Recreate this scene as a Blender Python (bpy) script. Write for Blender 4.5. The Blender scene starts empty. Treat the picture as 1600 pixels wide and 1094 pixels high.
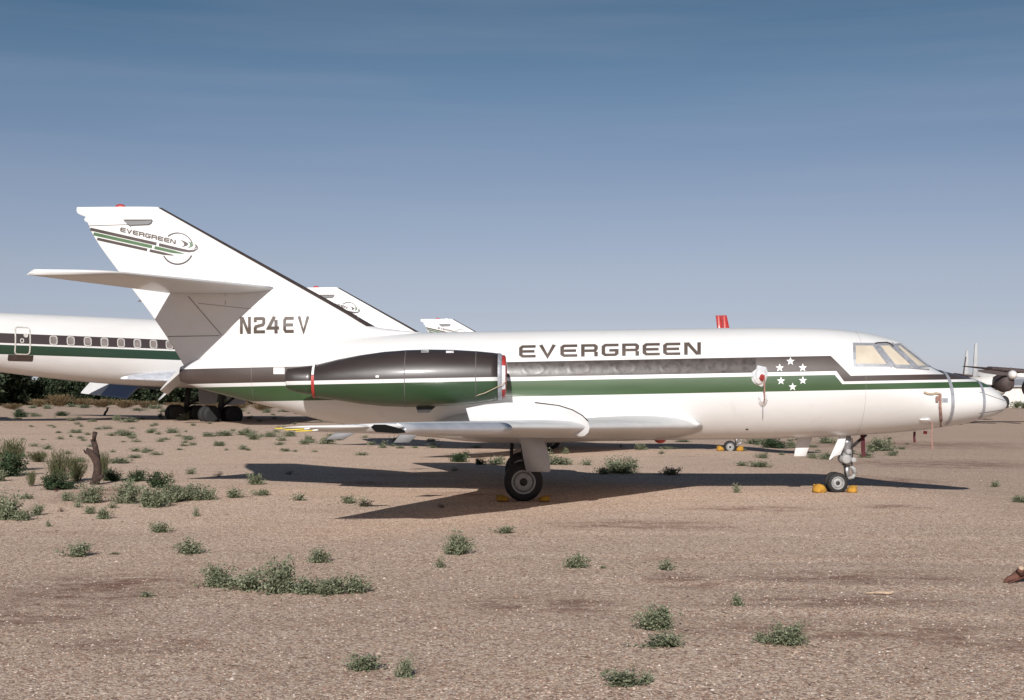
import bpy, bmesh, math, random
import numpy as np
from mathutils import Vector, Matrix, noise as mnoise

rng = np.random.default_rng(7)
random.seed(7)
R = math.radians
F, HZ, CH = 2222.0, 612.0, 1.85          # focal length in photo pixels, horizon row, eye height
JY = 26.1                                # distance of the main jet's centreline

sc = bpy.context.scene
C = sc.collection
# ------------------------------------------------------------------ camera
cam = bpy.data.cameras.new('camera')
cam.sensor_width = 36.0
cam.lens = F / 1600 * 36
cam.shift_y = (HZ - 547) / 1600
cam.clip_end = 8000
cam.clip_start = 0.1
camo = bpy.data.objects.new('camera', cam)
camo.location = (0, 0, CH)
camo.rotation_euler = (R(90), 0, 0)
C.objects.link(camo)
sc.camera = camo
# ------------------------------------------------------------------ sky, sun, exposure
LD = Vector((0.22, 1.95, -1.0)).normalized()     # the way the sunlight travels
world = bpy.data.worlds.new('World')
sc.world = world
world.use_nodes = True
wt = world.node_tree
wt.nodes.clear()
wo = wt.nodes.new('ShaderNodeOutputWorld')
bg = wt.nodes.new('ShaderNodeBackground')
sky = wt.nodes.new('ShaderNodeTexSky')
sky.sky_type = 'NISHITA'
sky.sun_disc = False
sky.sun_elevation = math.asin(-LD.z)
sky.sun_rotation = math.atan2(-LD.x, -LD.y)
sky.altitude = 600
sky.air_density = 1.0
sky.dust_density = 1.0
sky.ozone_density = 3.0
# the clear desert blue of the photograph: paler at the horizon, deepening upward and staying so to the zenith
tce = wt.nodes.new('ShaderNodeTexCoord')
sxe = wt.nodes.new('ShaderNodeSeparateXYZ')
mre = wt.nodes.new('ShaderNodeMapRange')
mre.inputs[1].default_value = 0.0
mre.inputs[2].default_value = 0.3
rme = wt.nodes.new('ShaderNodeValToRGB')
STOPS = [(0.058, (0.680, 0.655, 0.865)), (0.174, (0.596, 0.522, 0.625)), (0.291, (0.635, 0.515, 0.546)), (0.464, (0.595, 0.489, 0.496)), (0.693, (0.453, 0.443, 0.444)), (0.863, (0.307, 0.364, 0.372)), (1.000, (0.268, 0.321, 0.326))]
els = rme.color_ramp.elements
els[0].position = STOPS[0][0]; els[0].color = (*STOPS[0][1], 1)
els[1].position = STOPS[-1][0]; els[1].color = (*STOPS[-1][1], 1)
for p_, c_ in STOPS[1:-1]:
    e_ = els.new(p_); e_.color = (*c_, 1)
gam = wt.nodes.new('ShaderNodeMix')
gam.data_type = 'RGBA'; gam.blend_type = 'MULTIPLY'
gam.inputs[0].default_value = 1.0
wt.links.new(tce.outputs['Generated'], sxe.inputs[0])
wt.links.new(sxe.outputs[2], mre.inputs[0])
wt.links.new(mre.outputs[0], rme.inputs[0])
wt.links.new(sky.outputs[0], gam.inputs[6])
wt.links.new(rme.outputs[0], gam.inputs[7])
# thin high cirrus streaks
tcw = wt.nodes.new('ShaderNodeTexCoord')
mpw = wt.nodes.new('ShaderNodeMapping')
mpw.inputs['Rotation'].default_value = (0, R(3), 0)
mpw.inputs['Scale'].default_value = (1.6, 1.6, 26)
nzw = wt.nodes.new('ShaderNodeTexNoise')
nzw.inputs['Scale'].default_value = 1.3
nzw.inputs['Detail'].default_value = 5
rpw = wt.nodes.new('ShaderNodeMapRange')
rpw.inputs[1].default_value = 0.42
rpw.inputs[2].default_value = 0.85
rpw.inputs[3].default_value = 0.0
rpw.inputs[4].default_value = 0.22
mxw = wt.nodes.new('ShaderNodeMix')
mxw.data_type = 'RGBA'
wt.links.new(tcw.outputs['Generated'], mpw.inputs[0])
wt.links.new(mpw.outputs[0], nzw.inputs[0])
wt.links.new(nzw.outputs[0], rpw.inputs[0])
wt.links.new(rpw.outputs[0], mxw.inputs[0])
wt.links.new(gam.outputs[2], mxw.inputs[6])
mxw.inputs[7].default_value = (3.2, 3.5, 4.3, 1)
wt.links.new(mxw.outputs[2], bg.inputs[0])
bg.inputs[1].default_value = 0.108
wt.links.new(bg.outputs[0], wo.inputs[0])

sl = bpy.data.lights.new('sun', 'SUN')
sl.energy = 4.6
sl.angle = R(0.53)
sl.color = (1.0, 0.962, 0.925)
so = bpy.data.objects.new('sun', sl)
so.rotation_euler = LD.to_track_quat('-Z', 'Y').to_euler()
so.location = (-5, -30, 25)
C.objects.link(so)
vs = sc.view_settings
vs.view_transform = 'Standard'
vs.look = 'None'
vs.exposure = 0.22
vs.gamma = 1.0
vs.use_curve_mapping = False

# ------------------------------------------------------------------ helpers
def at(px, py, Y):
    return Vector(((px - 800) * Y / F, Y, CH + (HZ - py) * Y / F))

def sstep(a, b, x):
    t = np.clip((x - a) / (b - a), 0, 1)
    return t * t * (3 - 2 * t)

def g(x, y):
    """ground height (numpy friendly)"""
    x = np.asarray(x, float); y = np.asarray(y, float)
    far = 1 - sstep(60, 140, y)
    h = 0.010 * np.sin(x * 1.7 + 0.6 * np.sin(y * 0.9)) * np.sin(y * 1.3 + 1.1) + 0.014 * np.sin(x * 0.55 + y * 0.35 + 2) \
        + 0.012 * np.sin(y * 0.8 - x * 0.2)
    h = h * (0.5 + 0.5 * (1 - sstep(16, 22, y)) + 0.5 * sstep(34, 44, y))
    h = h - 0.15 * sstep(6.6, 9.6, x) * sstep(20, 25, y)
    # old wheel ruts running across the right foreground
    for (y0, k, d, w) in ((15.9, -0.10, 0.030, 0.22), (13.7, -0.13, 0.035, 0.20), (11.9, -0.16, 0.03, 0.18), (18.3, -0.08, 0.02, 0.25)):
        yy = y0 + k * x + 0.12 * np.sin(x * 0.9 + y0)
        h = h - 0.6 * d * np.exp(-((y - yy) / w) ** 2) * sstep(-1.0, 2.5, x)
        h = h + 0.3 * d * np.exp(-((y - yy - 2.1 * w) / w) ** 2) * sstep(-1.0, 2.5, x)
    return h * far

def ground_at(px, py):
    Y = F * CH / max(py - HZ, 1.0)
    for _ in range(12):
        X = (px - 800) * Y / F
        Y = F * (CH - float(g(X, Y))) / max(py - HZ, 1.0)
    X = (px - 800) * Y / F
    return Vector((X, Y, float(g(X, Y))))

def mesh(name, verts, faces, mats, smooth=True, midx=None, recalc=True):
    me = bpy.data.meshes.new(name)
    me.from_pydata([tuple(v) for v in verts], [], [tuple(f) for f in faces])
    if not isinstance(mats, (list, tuple)):
        mats = [mats]
    for m in mats:
        me.materials.append(m)
    if midx is not None:
        me.polygons.foreach_set('material_index', midx)
    if recalc:
        bm = bmesh.new(); bm.from_mesh(me)
        bmesh.ops.recalc_face_normals(bm, faces=bm.faces)
        bm.to_mesh(me); bm.free()
    if smooth:
        me.polygons.foreach_set('use_smooth', [True] * len(me.polygons))
    me.update()
    return me

def obj(name, me, parent=None, loc=None, rot=None):
    o = bpy.data.objects.new(name, me)
    C.objects.link(o)
    if parent is not None:
        o.parent = parent
    if loc is not None:
        o.location = loc
    if rot is not None:
        o.rotation_euler = rot
    return o

def part(name, vf, mat, parent, smooth=True, **kw):
    return obj(name, mesh(name, vf[0], vf[1], mat, smooth), parent, **kw)

def tag(o, label=None, cat=None, group=None, kind=None):
    if label: o['label'] = label
    if cat: o['category'] = cat
    if group: o['group'] = group
    if kind: o['kind'] = kind
    return o

def thing(name, label, cat, loc=(0, 0, 0), rot=(0, 0, 0), group=None):
    o = bpy.data.objects.new(name, None)
    o.empty_display_size = 0.3
    C.objects.link(o)
    o.location = loc; o.rotation_euler = rot
    return tag(o, label, cat, group)

def copy_tree(o, parent=None, skip=()):
    c = o.copy(); C.objects.link(c); c.parent = parent
    for ch in list(o.children):
        if ch.name.split('.')[0] in skip:
            continue
        copy_tree(ch, c, skip)
    return c

def join(*vfs):
    V, Fc = [], []
    for v, f in vfs:
        n = len(V)
        V.extend([tuple(p) for p in v]); Fc.extend([tuple(i + n for i in q) for q in f])
    return V, Fc

def loft(rings, cap0=True, cap1=True, closed=True):
    n = len(rings); m = len(rings[0])
    V = [tuple(p) for r in rings for p in r]
    Fc = []
    for i in range(n - 1):
        for j in range(m if closed else m - 1):
            k = (j + 1) % m
            Fc.append((i * m + j, i * m + k, (i + 1) * m + k, (i + 1) * m + j))
    if cap0: Fc.append(tuple(range(m)))
    if cap1: Fc.append(tuple((n - 1) * m + j for j in range(m)))
    return V, Fc

def box(x0, x1, y0, y1, z0, z1):
    V = [(x, y, z) for x in (x0, x1) for y in (y0, y1) for z in (z0, z1)]
    return V, [(0, 1, 3, 2), (4, 6, 7, 5), (0, 4, 5, 1), (2, 3, 7, 6), (0, 2, 6, 4), (1, 5, 7, 3)]

def tube(pts, rad, n=10):
    pts = [Vector(p) for p in pts]
    if not isinstance(rad, (list, tuple)):
        rad = [rad] * len(pts)
    rings = []
    ref = None
    for i, p in enumerate(pts):
        d = (pts[min(i + 1, len(pts) - 1)] - pts[max(i - 1, 0)]).normalized()
        if ref is None:
            ref = Vector((0, 0, 1)) if abs(d.z) < 0.9 else Vector((1, 0, 0))
        u = d.cross(ref).normalized(); v = d.cross(u).normalized()
        ref = -v if False else v.cross(d) * 0 + ref
        rings.append([p + (u * math.cos(a) + v * math.sin(a)) * rad[i] for a in np.linspace(0, 2 * math.pi, n, endpoint=False)])
    return loft(rings)

def prism(poly2, y0, y1, bev=0.0):
    """poly2: (x,z) outline extruded in y"""
    n = len(poly2)
    if bev > 0:
        c = np.mean(poly2, 0)
        inn = [tuple(np.array(p) + (c - np.array(p)) / max(np.linalg.norm(c - np.array(p)), 1e-6) * bev) for p in poly2]
        s = 1 if y1 > y0 else -1
        rings = [[(p[0], y0, p[1]) for p in inn], [(p[0], y0 + s * bev, p[1]) for p in poly2],
                 [(p[0], y1 - s * bev, p[1]) for p in poly2], [(p[0], y1, p[1]) for p in inn]]
    else:
        rings = [[(p[0], y0, p[1]) for p in poly2], [(p[0], y1, p[1]) for p in poly2]]
    return loft(rings)

def lathe_y(prof, cx, cz, n=32, caps=True):
    """prof: list of (y, r) spun about an axis along y"""
    rings = []
    for y, r in prof:
        rings.append([(cx + r * math.cos(a), y, cz + r * math.sin(a)) for a in np.linspace(0, 2 * math.pi, n, endpoint=False)])
    return loft(rings, caps, caps)

def pchip(xs, ys):
    xs = np.array(xs, float); ys = np.array(ys, float)
    h = np.diff(xs); d = np.diff(ys) / h
    m = np.zeros_like(xs)
    for i in range(1, len(xs) - 1):
        if d[i - 1] * d[i] > 0:
            w1 = 2 * h[i] + h[i - 1]; w2 = h[i] + 2 * h[i - 1]
            m[i] = (w1 + w2) / (w1 / d[i - 1] + w2 / d[i])
    m[0] = d[0]; m[-1] = d[-1]
    def f(x):
        x = np.clip(np.asarray(x, float), xs[0], xs[-1])
        i = np.clip(np.searchsorted(xs, x) - 1, 0, len(xs) - 2)
        t = (x - xs[i]) / h[i]
        return (2 * t**3 - 3 * t**2 + 1) * ys[i] + (t**3 - 2 * t**2 + t) * h[i] * m[i] + (-2 * t**3 + 3 * t**2) * ys[i + 1] + (t**3 - t**2) * h[i] * m[i + 1]
    return f

# ------------------------------------------------------------------ materials
class NT:
    def __init__(s, name):
        s.m = bpy.data.materials.new(name); s.m.use_nodes = True
        s.t = s.m.node_tree
        s.p = s.t.nodes['Principled BSDF']
    def n(s, typ, **kw):
        o = s.t.nodes.new(typ)
        for k, v in kw.items(): setattr(o, k, v)
        return o
    def put(s, sock, v):
        if isinstance(v, bpy.types.NodeSocket): s.t.links.new(v, sock)
        else: sock.default_value = v
    def M(s, op, a, b=0.0, c=None):
        o = s.n('ShaderNodeMath', operation=op)
        s.put(o.inputs[0], a); s.put(o.inputs[1], b)
        if c is not None: s.put(o.inputs[2], c)
        return o.outputs[0]
    def mr(s, v, a, b, c=0.0, d=1.0):
        o = s.n('ShaderNodeMapRange')
        s.put(o.inputs[0], v)
        for i, q in enumerate((a, b, c, d)): o.inputs[i + 1].default_value = q
        return o.outputs[0]
    def mix(s, f, a, b, bt='MIX'):
        o = s.n('ShaderNodeMix', data_type='RGBA', blend_type=bt)
        s.put(o.inputs[0], f)
        for i, q in ((6, a), (7, b)):
            s.put(o.inputs[i], q if isinstance(q, bpy.types.NodeSocket) else (*q, 1))
        return o.outputs[2]
    def obj_co(s):
        return s.n('ShaderNodeTexCoord').outputs['Object']
    def noise(s, co, scale, detail=4, rough=0.55, sc3=None):
        if sc3:
            mp = s.n('ShaderNodeMapping'); mp.inputs['Scale'].default_value = sc3
            s.t.links.new(co, mp.inputs[0]); co = mp.outputs[0]
        o = s.n('ShaderNodeTexNoise'); s.t.links.new(co, o.inputs['Vector'])
        o.inputs['Scale'].default_value = scale; o.inputs['Detail'].default_value = detail; o.inputs['Roughness'].default_value = rough
        return o.outputs[0]
    def voro(s, co, scale, out='Color', feature='F1'):
        o = s.n('ShaderNodeTexVoronoi', feature=feature); s.t.links.new(co, o.inputs['Vector'])
        o.inputs['Scale'].default_value = scale
        return o.outputs[out]
    def bump(s, h, strength, dist):
        o = s.n('ShaderNodeBump'); s.t.links.new(h, o.inputs['Height'])
        o.inputs['Strength'].default_value = strength; o.inputs['Distance'].default_value = dist
        s.t.links.new(o.outputs[0], s.p.inputs['Normal'])
    def base(s, col, rough=0.5, metal=0.0, coat=0.0, spec=0.5):
        s.put(s.p.inputs['Base Color'], col if isinstance(col, bpy.types.NodeSocket) else (*col, 1))
        s.put(s.p.inputs['Roughness'], rough)
        s.p.inputs['Metallic'].default_value = metal
        s.p.inputs['Coat Weight'].default_value = coat
        s.p.inputs['Coat Roughness'].default_value = 0.12
        s.p.inputs['Specular IOR Level'].default_value = spec
        return s.m

def simple(name, col, rough=0.5, metal=0.0, coat=0.0, var=0.15, scale=6.0, bump=0.0, spec=0.5):
    t = NT(name)
    co = t.obj_co()
    n = t.noise(co, scale, 5)
    dark = tuple(c * (1 - var) for c in col); lite = tuple(min(1, c * (1 + var)) for c in col)
    f = t.mr(n, 0.3, 0.7)
    t.base(t.mix(f, dark, lite), t.mr(n, 0.3, 0.7, max(rough - 0.08, 0.02), min(1, rough + 0.08)), metal, coat, spec)
    if bump: t.bump(n, 1.0, bump)
    return t.m

WHITE = (0.66, 0.657, 0.65)
BROWN = (0.052, 0.037, 0.032)
GREEN = (0.036, 0.074, 0.029)

def livery(name, kind):
    t = NT(name)
    co = t.obj_co()
    sep = t.n('ShaderNodeSeparateXYZ'); t.t.links.new(co, sep.inputs[0])
    x, z = sep.outputs[0], sep.outputs[2]
    lin = t.M('MULTIPLY', x, 0.0194)
    def edge(c0, x0=0, x1=1, drop=0):
        v = t.M('ADD', lin, c0)
        if drop: v = t.M('SUBTRACT', v, t.mr(x, x0, x1, 0, drop))
        return v
    def below(e): return t.mr(t.M('SUBTRACT', e, z), -0.002, 0.002)
    bt = edge(2.376, 5.65, 5.98, 0.362); bb = edge(2.101, 5.73, 5.86, 0.186)
    wb = edge(2.036, 5.70, 5.83, 0.166); gb = edge(1.761)
    if kind == 'fuselage':
        br = t.M('SUBTRACT', below(bt), below(bb))
        gr = t.M('SUBTRACT', below(wb), below(gb))
        gl = t.M('SUBTRACT', 2.286, t.M('MULTIPLY', t.M('SUBTRACT', x, 7.6), 0.55))
        glm = t.M('MULTIPLY', t.M('SUBTRACT', 1.0, below(gl)), t.mr(x, 7.55, 7.56))
        glm = t.M('MULTIPLY', glm, t.M('SUBTRACT', 1.0, below(bb)))
        br = t.M('MAXIMUM', br, glm)
        # the stripe is rounded off at the tail end
        white = WHITE
    else:
        br = t.M('SUBTRACT', 1.0, below(bb)); gr = below(wb)
        white = WHITE
    grime = t.noise(co, 1.4, 6, 0.6, (0.35, 1, 1.6))
    streak = t.noise(co, 9.0, 4, 0.6, (0.5, 1, 0.12))
    wcol = t.mix(t.mr(grime, 0.46, 0.72, 0, 0.5), white, (0.58, 0.56, 0.53))
    wcol = t.mix(t.mr(streak, 0.58, 0.8, 0, 0.3), wcol, (0.47, 0.45, 0.42))
    bcol = t.mix(t.mr(grime, 0.35, 0.75), BROWN, tuple(c * 1.35 for c in BROWN))
    gcol = t.mix(t.mr(grime, 0.35, 0.75), GREEN, tuple(c * 1.25 for c in GREEN))
    if kind == 'nacelle':
        bcol = t.mix(t.mr(grime, 0.35, 0.75), (0.030, 0.022, 0.020), (0.042, 0.032, 0.029)); gcol = t.mix(t.mr(grime, 0.35, 0.75), (0.020, 0.050, 0.020), (0.028, 0.064, 0.026))
    col = t.mix(br, wcol, bcol)
    col = t.mix(gr, col, gcol)
    t.base(col, t.mr(grime, 0.3, 0.7, 0.34, 0.48), 0, 0.35)
    wob = t.noise(co, 2.2, 2, 0.5, (1.0, 1, 1))
    t.bump(wob, 0.25, 0.012)
    return t.m

M = {}
M['fus'] = livery('fuselage_paint', 'fuselage')
M['nac'] = livery('nacelle_paint', 'nacelle')
M['white'] = simple('white_paint', (0.66, 0.657, 0.65), 0.42, 0, 0.3, 0.04, 2.0)
M['wing'] = simple('wing_paint', (0.58, 0.575, 0.57), 0.45, 0, 0.2, 0.05, 2.5)
M['fence'] = simple('fence_paint', (0.56, 0.555, 0.55), 0.45, 0, 0.2, 0.05, 3)
M['slat'] = simple('bare_aluminium', (0.60, 0.62, 0.66), 0.38, 0.55, 0, 0.06, 5)
M['brown'] = simple('brown_marking', BROWN, 0.45, 0, 0.2, 0.2, 3)
M['letter'] = simple('brown_letter', (0.080, 0.059, 0.048), 0.5, 0, 0.1, 0.15, 3)
M['green'] = simple('green_marking', (0.055, 0.125, 0.05), 0.45, 0, 0.2, 0.12, 3)
M['mark'] = simple('white_marking', (0.82, 0.82, 0.80), 0.45, 0, 0.2, 0.03, 5)
M['red'] = simple('red_paint', (0.36, 0.030, 0.026), 0.45, 0, 0.15, 0.2, 8)
M['redcloth'] = simple('dark_red_cloth', (0.055, 0.004, 0.008), 0.8, 0, 0, 0.3, 18, 0.004)
M['fade'] = simple('faded_pink_cloth', (0.25, 0.14, 0.115), 0.85, 0, 0, 0.25, 22, 0.003)
M['foil'] = simple('crinkled_foil', (0.80, 0.80, 0.81), 0.30, 0.35, 0, 0.05, 30, 0.004)
M['tape'] = simple('silver_tape', (0.40, 0.41, 0.44), 0.42, 0.45, 0, 0.15, 14, 0.004)
M['shade'] = simple('cream_window_paper', (0.52, 0.455, 0.36), 0.6, 0, 0.5, 0.10, 3, 0.01)
M['film'] = simple('dark_plastic_film', (0.050, 0.040, 0.036), 0.30, 0, 0.05, 0.2, 9, 0.0002, 0.25)
M['rubber'] = simple('tyre_rubber', (0.012, 0.0115, 0.0115), 0.75, 0, 0, 0.25, 20, 0.003)
M['rim'] = simple('grey_rim', (0.29, 0.285, 0.28), 0.6, 0.1, 0, 0.15, 15)
M['steel'] = simple('strut_steel', (0.34, 0.34, 0.35), 0.38, 0.6, 0, 0.25, 18)
M['dark'] = simple('dark_recess', (0.018, 0.016, 0.016), 0.7, 0, 0, 0.3, 10)
M['fairing'] = simple('fairing_grey', (.17, .17, .175), .6, 0, 0, .1, 5)
M['black'] = simple('black_opening', (0.006, 0.006, 0.006), 0.9, 0, 0, 0.1, 5, 0, 0.1)
M['grey'] = simple('grey_metal', (0.42, 0.42, 0.43), 0.45, 0.3, 0, 0.1, 6)
M['bag'] = simple('yellow_canvas', (0.38, 0.195, 0.022), 0.92, 0, 0, 0.3, 14, 0.02)
M['rope'] = simple('tan_rope', (0.40, 0.32, 0.22), 0.9, 0, 0, 0.2, 60)
M['yellow'] = simple('yellow_sleeve', (0.72, 0.55, 0.04), 0.6, 0, 0, 0.1, 10)
M['bark'] = simple('dead_wood', (0.048, 0.028, 0.022), 0.95, 0, 0, 0.6, 11, 0.03)
M['rust'] = simple('rusty_wood', (0.13, 0.055, 0.038), 0.95, 0, 0, 0.5, 14, 0.02)
M['cutwood'] = simple('cut_wood', (0.42, 0.31, 0.22), 0.85, 0, 0, 0.25, 25, 0.003)
M['skinseam'] = simple('skin_joint', (0.22, 0.21, 0.20), 0.6)
M['seam'] = simple('panel_gap', (0.10, 0.09, 0.085), 0.7)

def leafmat(name, c0, c1, c2, trans=0.25):
    t = NT(name)
    gi = t.n('ShaderNodeNewGeometry').outputs['Random Per Island']
    cr = t.n('ShaderNodeValToRGB')
    e = cr.color_ramp.elements
    e[0].color = (*c0, 1); e[1].color = (*c2, 1)
    e[1].position = 1.0
    k = e.new(0.5); k.color = (*c1, 1)
    t.t.links.new(gi, cr.inputs[0])
    oi = t.n('ShaderNodeObjectInfo').outputs['Random']
    col = t.mix(t.mr(oi, 0, 1, 0, 0.35), cr.outputs[0], tuple(c * 0.75 + 0.01 for c in c1), 'MIX')
    t.base(col, 0.65, 0, 0, 0.25)
    tr = t.n('ShaderNodeBsdfTranslucent'); t.t.links.new(col, tr.inputs[0])
    mx = t.n('ShaderNodeMixShader'); mx.inputs[0].default_value = trans
    t.t.links.new(t.p.outputs[0], mx.inputs[1]); t.t.links.new(tr.outputs[0], mx.inputs[2])
    t.t.links.new(mx.outputs[0], t.t.nodes['Material Output'].inputs[0])
    return t.m
M['leaf'] = leafmat('grey_green_leaf', (0.115, 0.140, 0.082), (0.210, 0.235, 0.145), (0.300, 0.312, 0.210))
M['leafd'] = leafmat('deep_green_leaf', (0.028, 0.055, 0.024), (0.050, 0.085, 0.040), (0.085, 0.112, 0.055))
M['broom'] = leafmat('broom_leaf', (0.065, 0.088, 0.032), (0.105, 0.125, 0.050), (0.160, 0.160, 0.080))
M['dry'] = leafmat('dry_stalks', (0.16, 0.10, 0.055), (0.24, 0.165, 0.09), (0.17, 0.15, 0.08))
M['tree'] = leafmat('mesquite_leaf', (0.020, 0.032, 0.016), (0.036, 0.052, 0.026), (0.060, 0.078, 0.040))
M['stem'] = simple('weed_stem', (0.13, 0.11, 0.065), 0.8)
M['redstem'] = simple('dead_weed', (0.10, 0.06, 0.045), 0.85)

PATCHES = [(850, 945, 130, 14), (980, 958, 70, 9), (1070, 905, 70, 10), (1330, 903, 200, 12), (1300, 985, 260, 14), (1540, 1000, 120, 10), (1590, 1014, 60, 6), (160, 920, 150, 30), (60, 960, 120, 22), (200, 1008, 140, 12), (1420, 695, 200, 6), (1480, 725, 180, 7), (1390, 750, 90, 5), (1180, 795, 120, 5), (150, 772, 60, 12), (720, 772, 60, 4), (560, 755, 60, 4), (1400, 792, 60, 4), (1000, 820, 160, 8), (1300, 940, 200, 10)]
def ground_mat():
    t = NT('desert_gravel')
    co = t.obj_co()
    big = t.noise(co, 0.16, 6, 0.6, (1, 1.6, 1))
    mid = t.noise(co, 0.9, 6, 0.62, (0.55, 1.7, 1))
    fine = t.noise(co, 12.0, 5, 0.7)
    v1 = t.voro(co, 34.0); v2 = t.voro(co, 75.0)
    vd1 = t.voro(co, 34.0, 'Distance'); vd2 = t.voro(co, 75.0, 'Distance')
    s1 = t.n('ShaderNodeSeparateColor'); t.t.links.new(v1, s1.inputs[0])
    s2 = t.n('ShaderNodeSeparateColor'); t.t.links.new(v2, s2.inputs[0])
    col = t.mix(t.mr(mid, 0.35, 0.68), (0.44, 0.315, 0.222), (0.56, 0.430, 0.325))
    col = t.mix(t.mr(big, 0.42, 0.62, 0, 0.6), col, (0.51, 0.365, 0.25))
    # gravel speckle: pale, dark and rusty grains
    col = t.mix(t.mr(s1.outputs[0], 0.74, 0.78, 0, 0.62), col, (0.70, 0.59, 0.49))
    col = t.mix(t.mr(s1.outputs[1], 0.70, 0.75, 0, 0.75), col, (0.20, 0.125, 0.10))
    col = t.mix(t.mr(s2.outputs[0], 0.72, 0.77, 0, 0.62), col, (0.72, 0.62, 0.53))
    col = t.mix(t.mr(s2.outputs[1], 0.68, 0.74, 0, 0.70), col, (0.22, 0.145, 0.115))
    col = t.mix(t.mr(s2.outputs[2], 0.80, 0.84, 0, 0.5), col, (0.38, 0.20, 0.13))
    # darker crusted earth patches
    dk = t.noise(co, 0.33, 7, 0.68, (0.35, 1.5, 1))
    dm = t.mr(dk, 0.60, 0.72, 0, 0.5)
    sp = t.n('ShaderNodeSeparateXYZ'); t.t.links.new(co, sp.inputs[0])
    brk = t.M('MULTIPLY', t.mr(t.noise(co, 2.0, 8, 0.75, (0.7, 1.3, 1)), 0.42, 0.58), t.mr(t.noise(co, 11.0, 4, 0.7), 0.30, 0.55, 0.35, 1.0))
    for (px, py, rx, ry) in PATCHES:
        b = ground_at(px, py); k = b.y / F
        ey = abs(ground_at(px, py - ry).y - b.y)
        dx = t.M('DIVIDE', t.M('SUBTRACT', sp.outputs[0], b.x), rx * k); dy = t.M('DIVIDE', t.M('SUBTRACT', sp.outputs[1], b.y), ey)
        d = t.M('ADD', t.M('MULTIPLY', dx, dx), t.M('MULTIPLY', dy, dy))
        dm = t.M('MAXIMUM', dm, t.M('MULTIPLY', t.mr(d, 0.1, 1.4, 1.0, 0), brk))
    col = t.mix(dm, col, (0.185, 0.102, 0.078))
    pale = t.M('MULTIPLY', t.M('MULTIPLY', t.mr(sp.outputs[1], 14, 21), t.mr(sp.outputs[1], 95, 60)), t.mr(sp.outputs[0], 10, 3))  # paler mid-distance soil, colour also lifted in place of missing sunlit pebble facets
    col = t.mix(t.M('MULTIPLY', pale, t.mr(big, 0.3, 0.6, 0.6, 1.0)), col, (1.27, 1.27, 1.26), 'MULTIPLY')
    t.base(col, 0.95, 0, 0, 0.1)
    h = t.M('ADD', t.M('MULTIPLY', vd1, -0.6), t.M('MULTIPLY', vd2, -0.4))
    h = t.M('ADD', h, t.M('MULTIPLY', fine, 0.5))
    t.bump(h, 0.6, 0.012)
    return t.m
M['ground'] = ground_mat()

def pebble_mat():
    t = NT('pebble_stone')
    gi = t.n('ShaderNodeNewGeometry').outputs['Random Per Island']
    cr = t.n('ShaderNodeValToRGB')
    e = cr.color_ramp.elements
    e[0].color = (0.14, 0.09, 0.075, 1); e[1].color = (0.72, 0.64, 0.57, 1)
    for pos, c in ((0.30, (0.26, 0.165, 0.13)), (0.52, (0.46, 0.315, 0.24)), (0.78, (0.54, 0.415, 0.32)), (0.95, (0.60, 0.50, 0.42))):
        k = e.new(pos); k.color = (*c, 1)
    t.t.links.new(gi, cr.inputs[0])
    t.base(cr.outputs[0], 0.9, 0, 0, 0.2)
    return t.m
M['pebble'] = pebble_mat()

# ------------------------------------------------------------------ ground
def build_ground():
    ys = np.concatenate([np.linspace(-60, 6, 12), np.arange(6.3, 20, 0.13), np.arange(20, 45, 0.35), np.geomspace(45, 140, 40)[1:], np.geomspace(150, 3500, 14)])
    t = np.linspace(-1, 1, 190)
    V = []
    for y in ys:
        w = max(16.0, abs(y) * 0.75) if y < 140 else y * 1.2 + 0
        if y < 6: w = 60
        xs = t * w
        zs = g(xs, y)
        V.extend(zip(xs, [y] * len(xs), zs))
    m = len(t)
    Fc = [(i * m + j, i * m + j + 1, (i + 1) * m + j + 1, (i + 1) * m + j) for i in range(len(ys) - 1) for j in range(m - 1)]
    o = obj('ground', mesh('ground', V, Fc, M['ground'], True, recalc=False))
    o['kind'] = 'structure'
build_ground()

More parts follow.
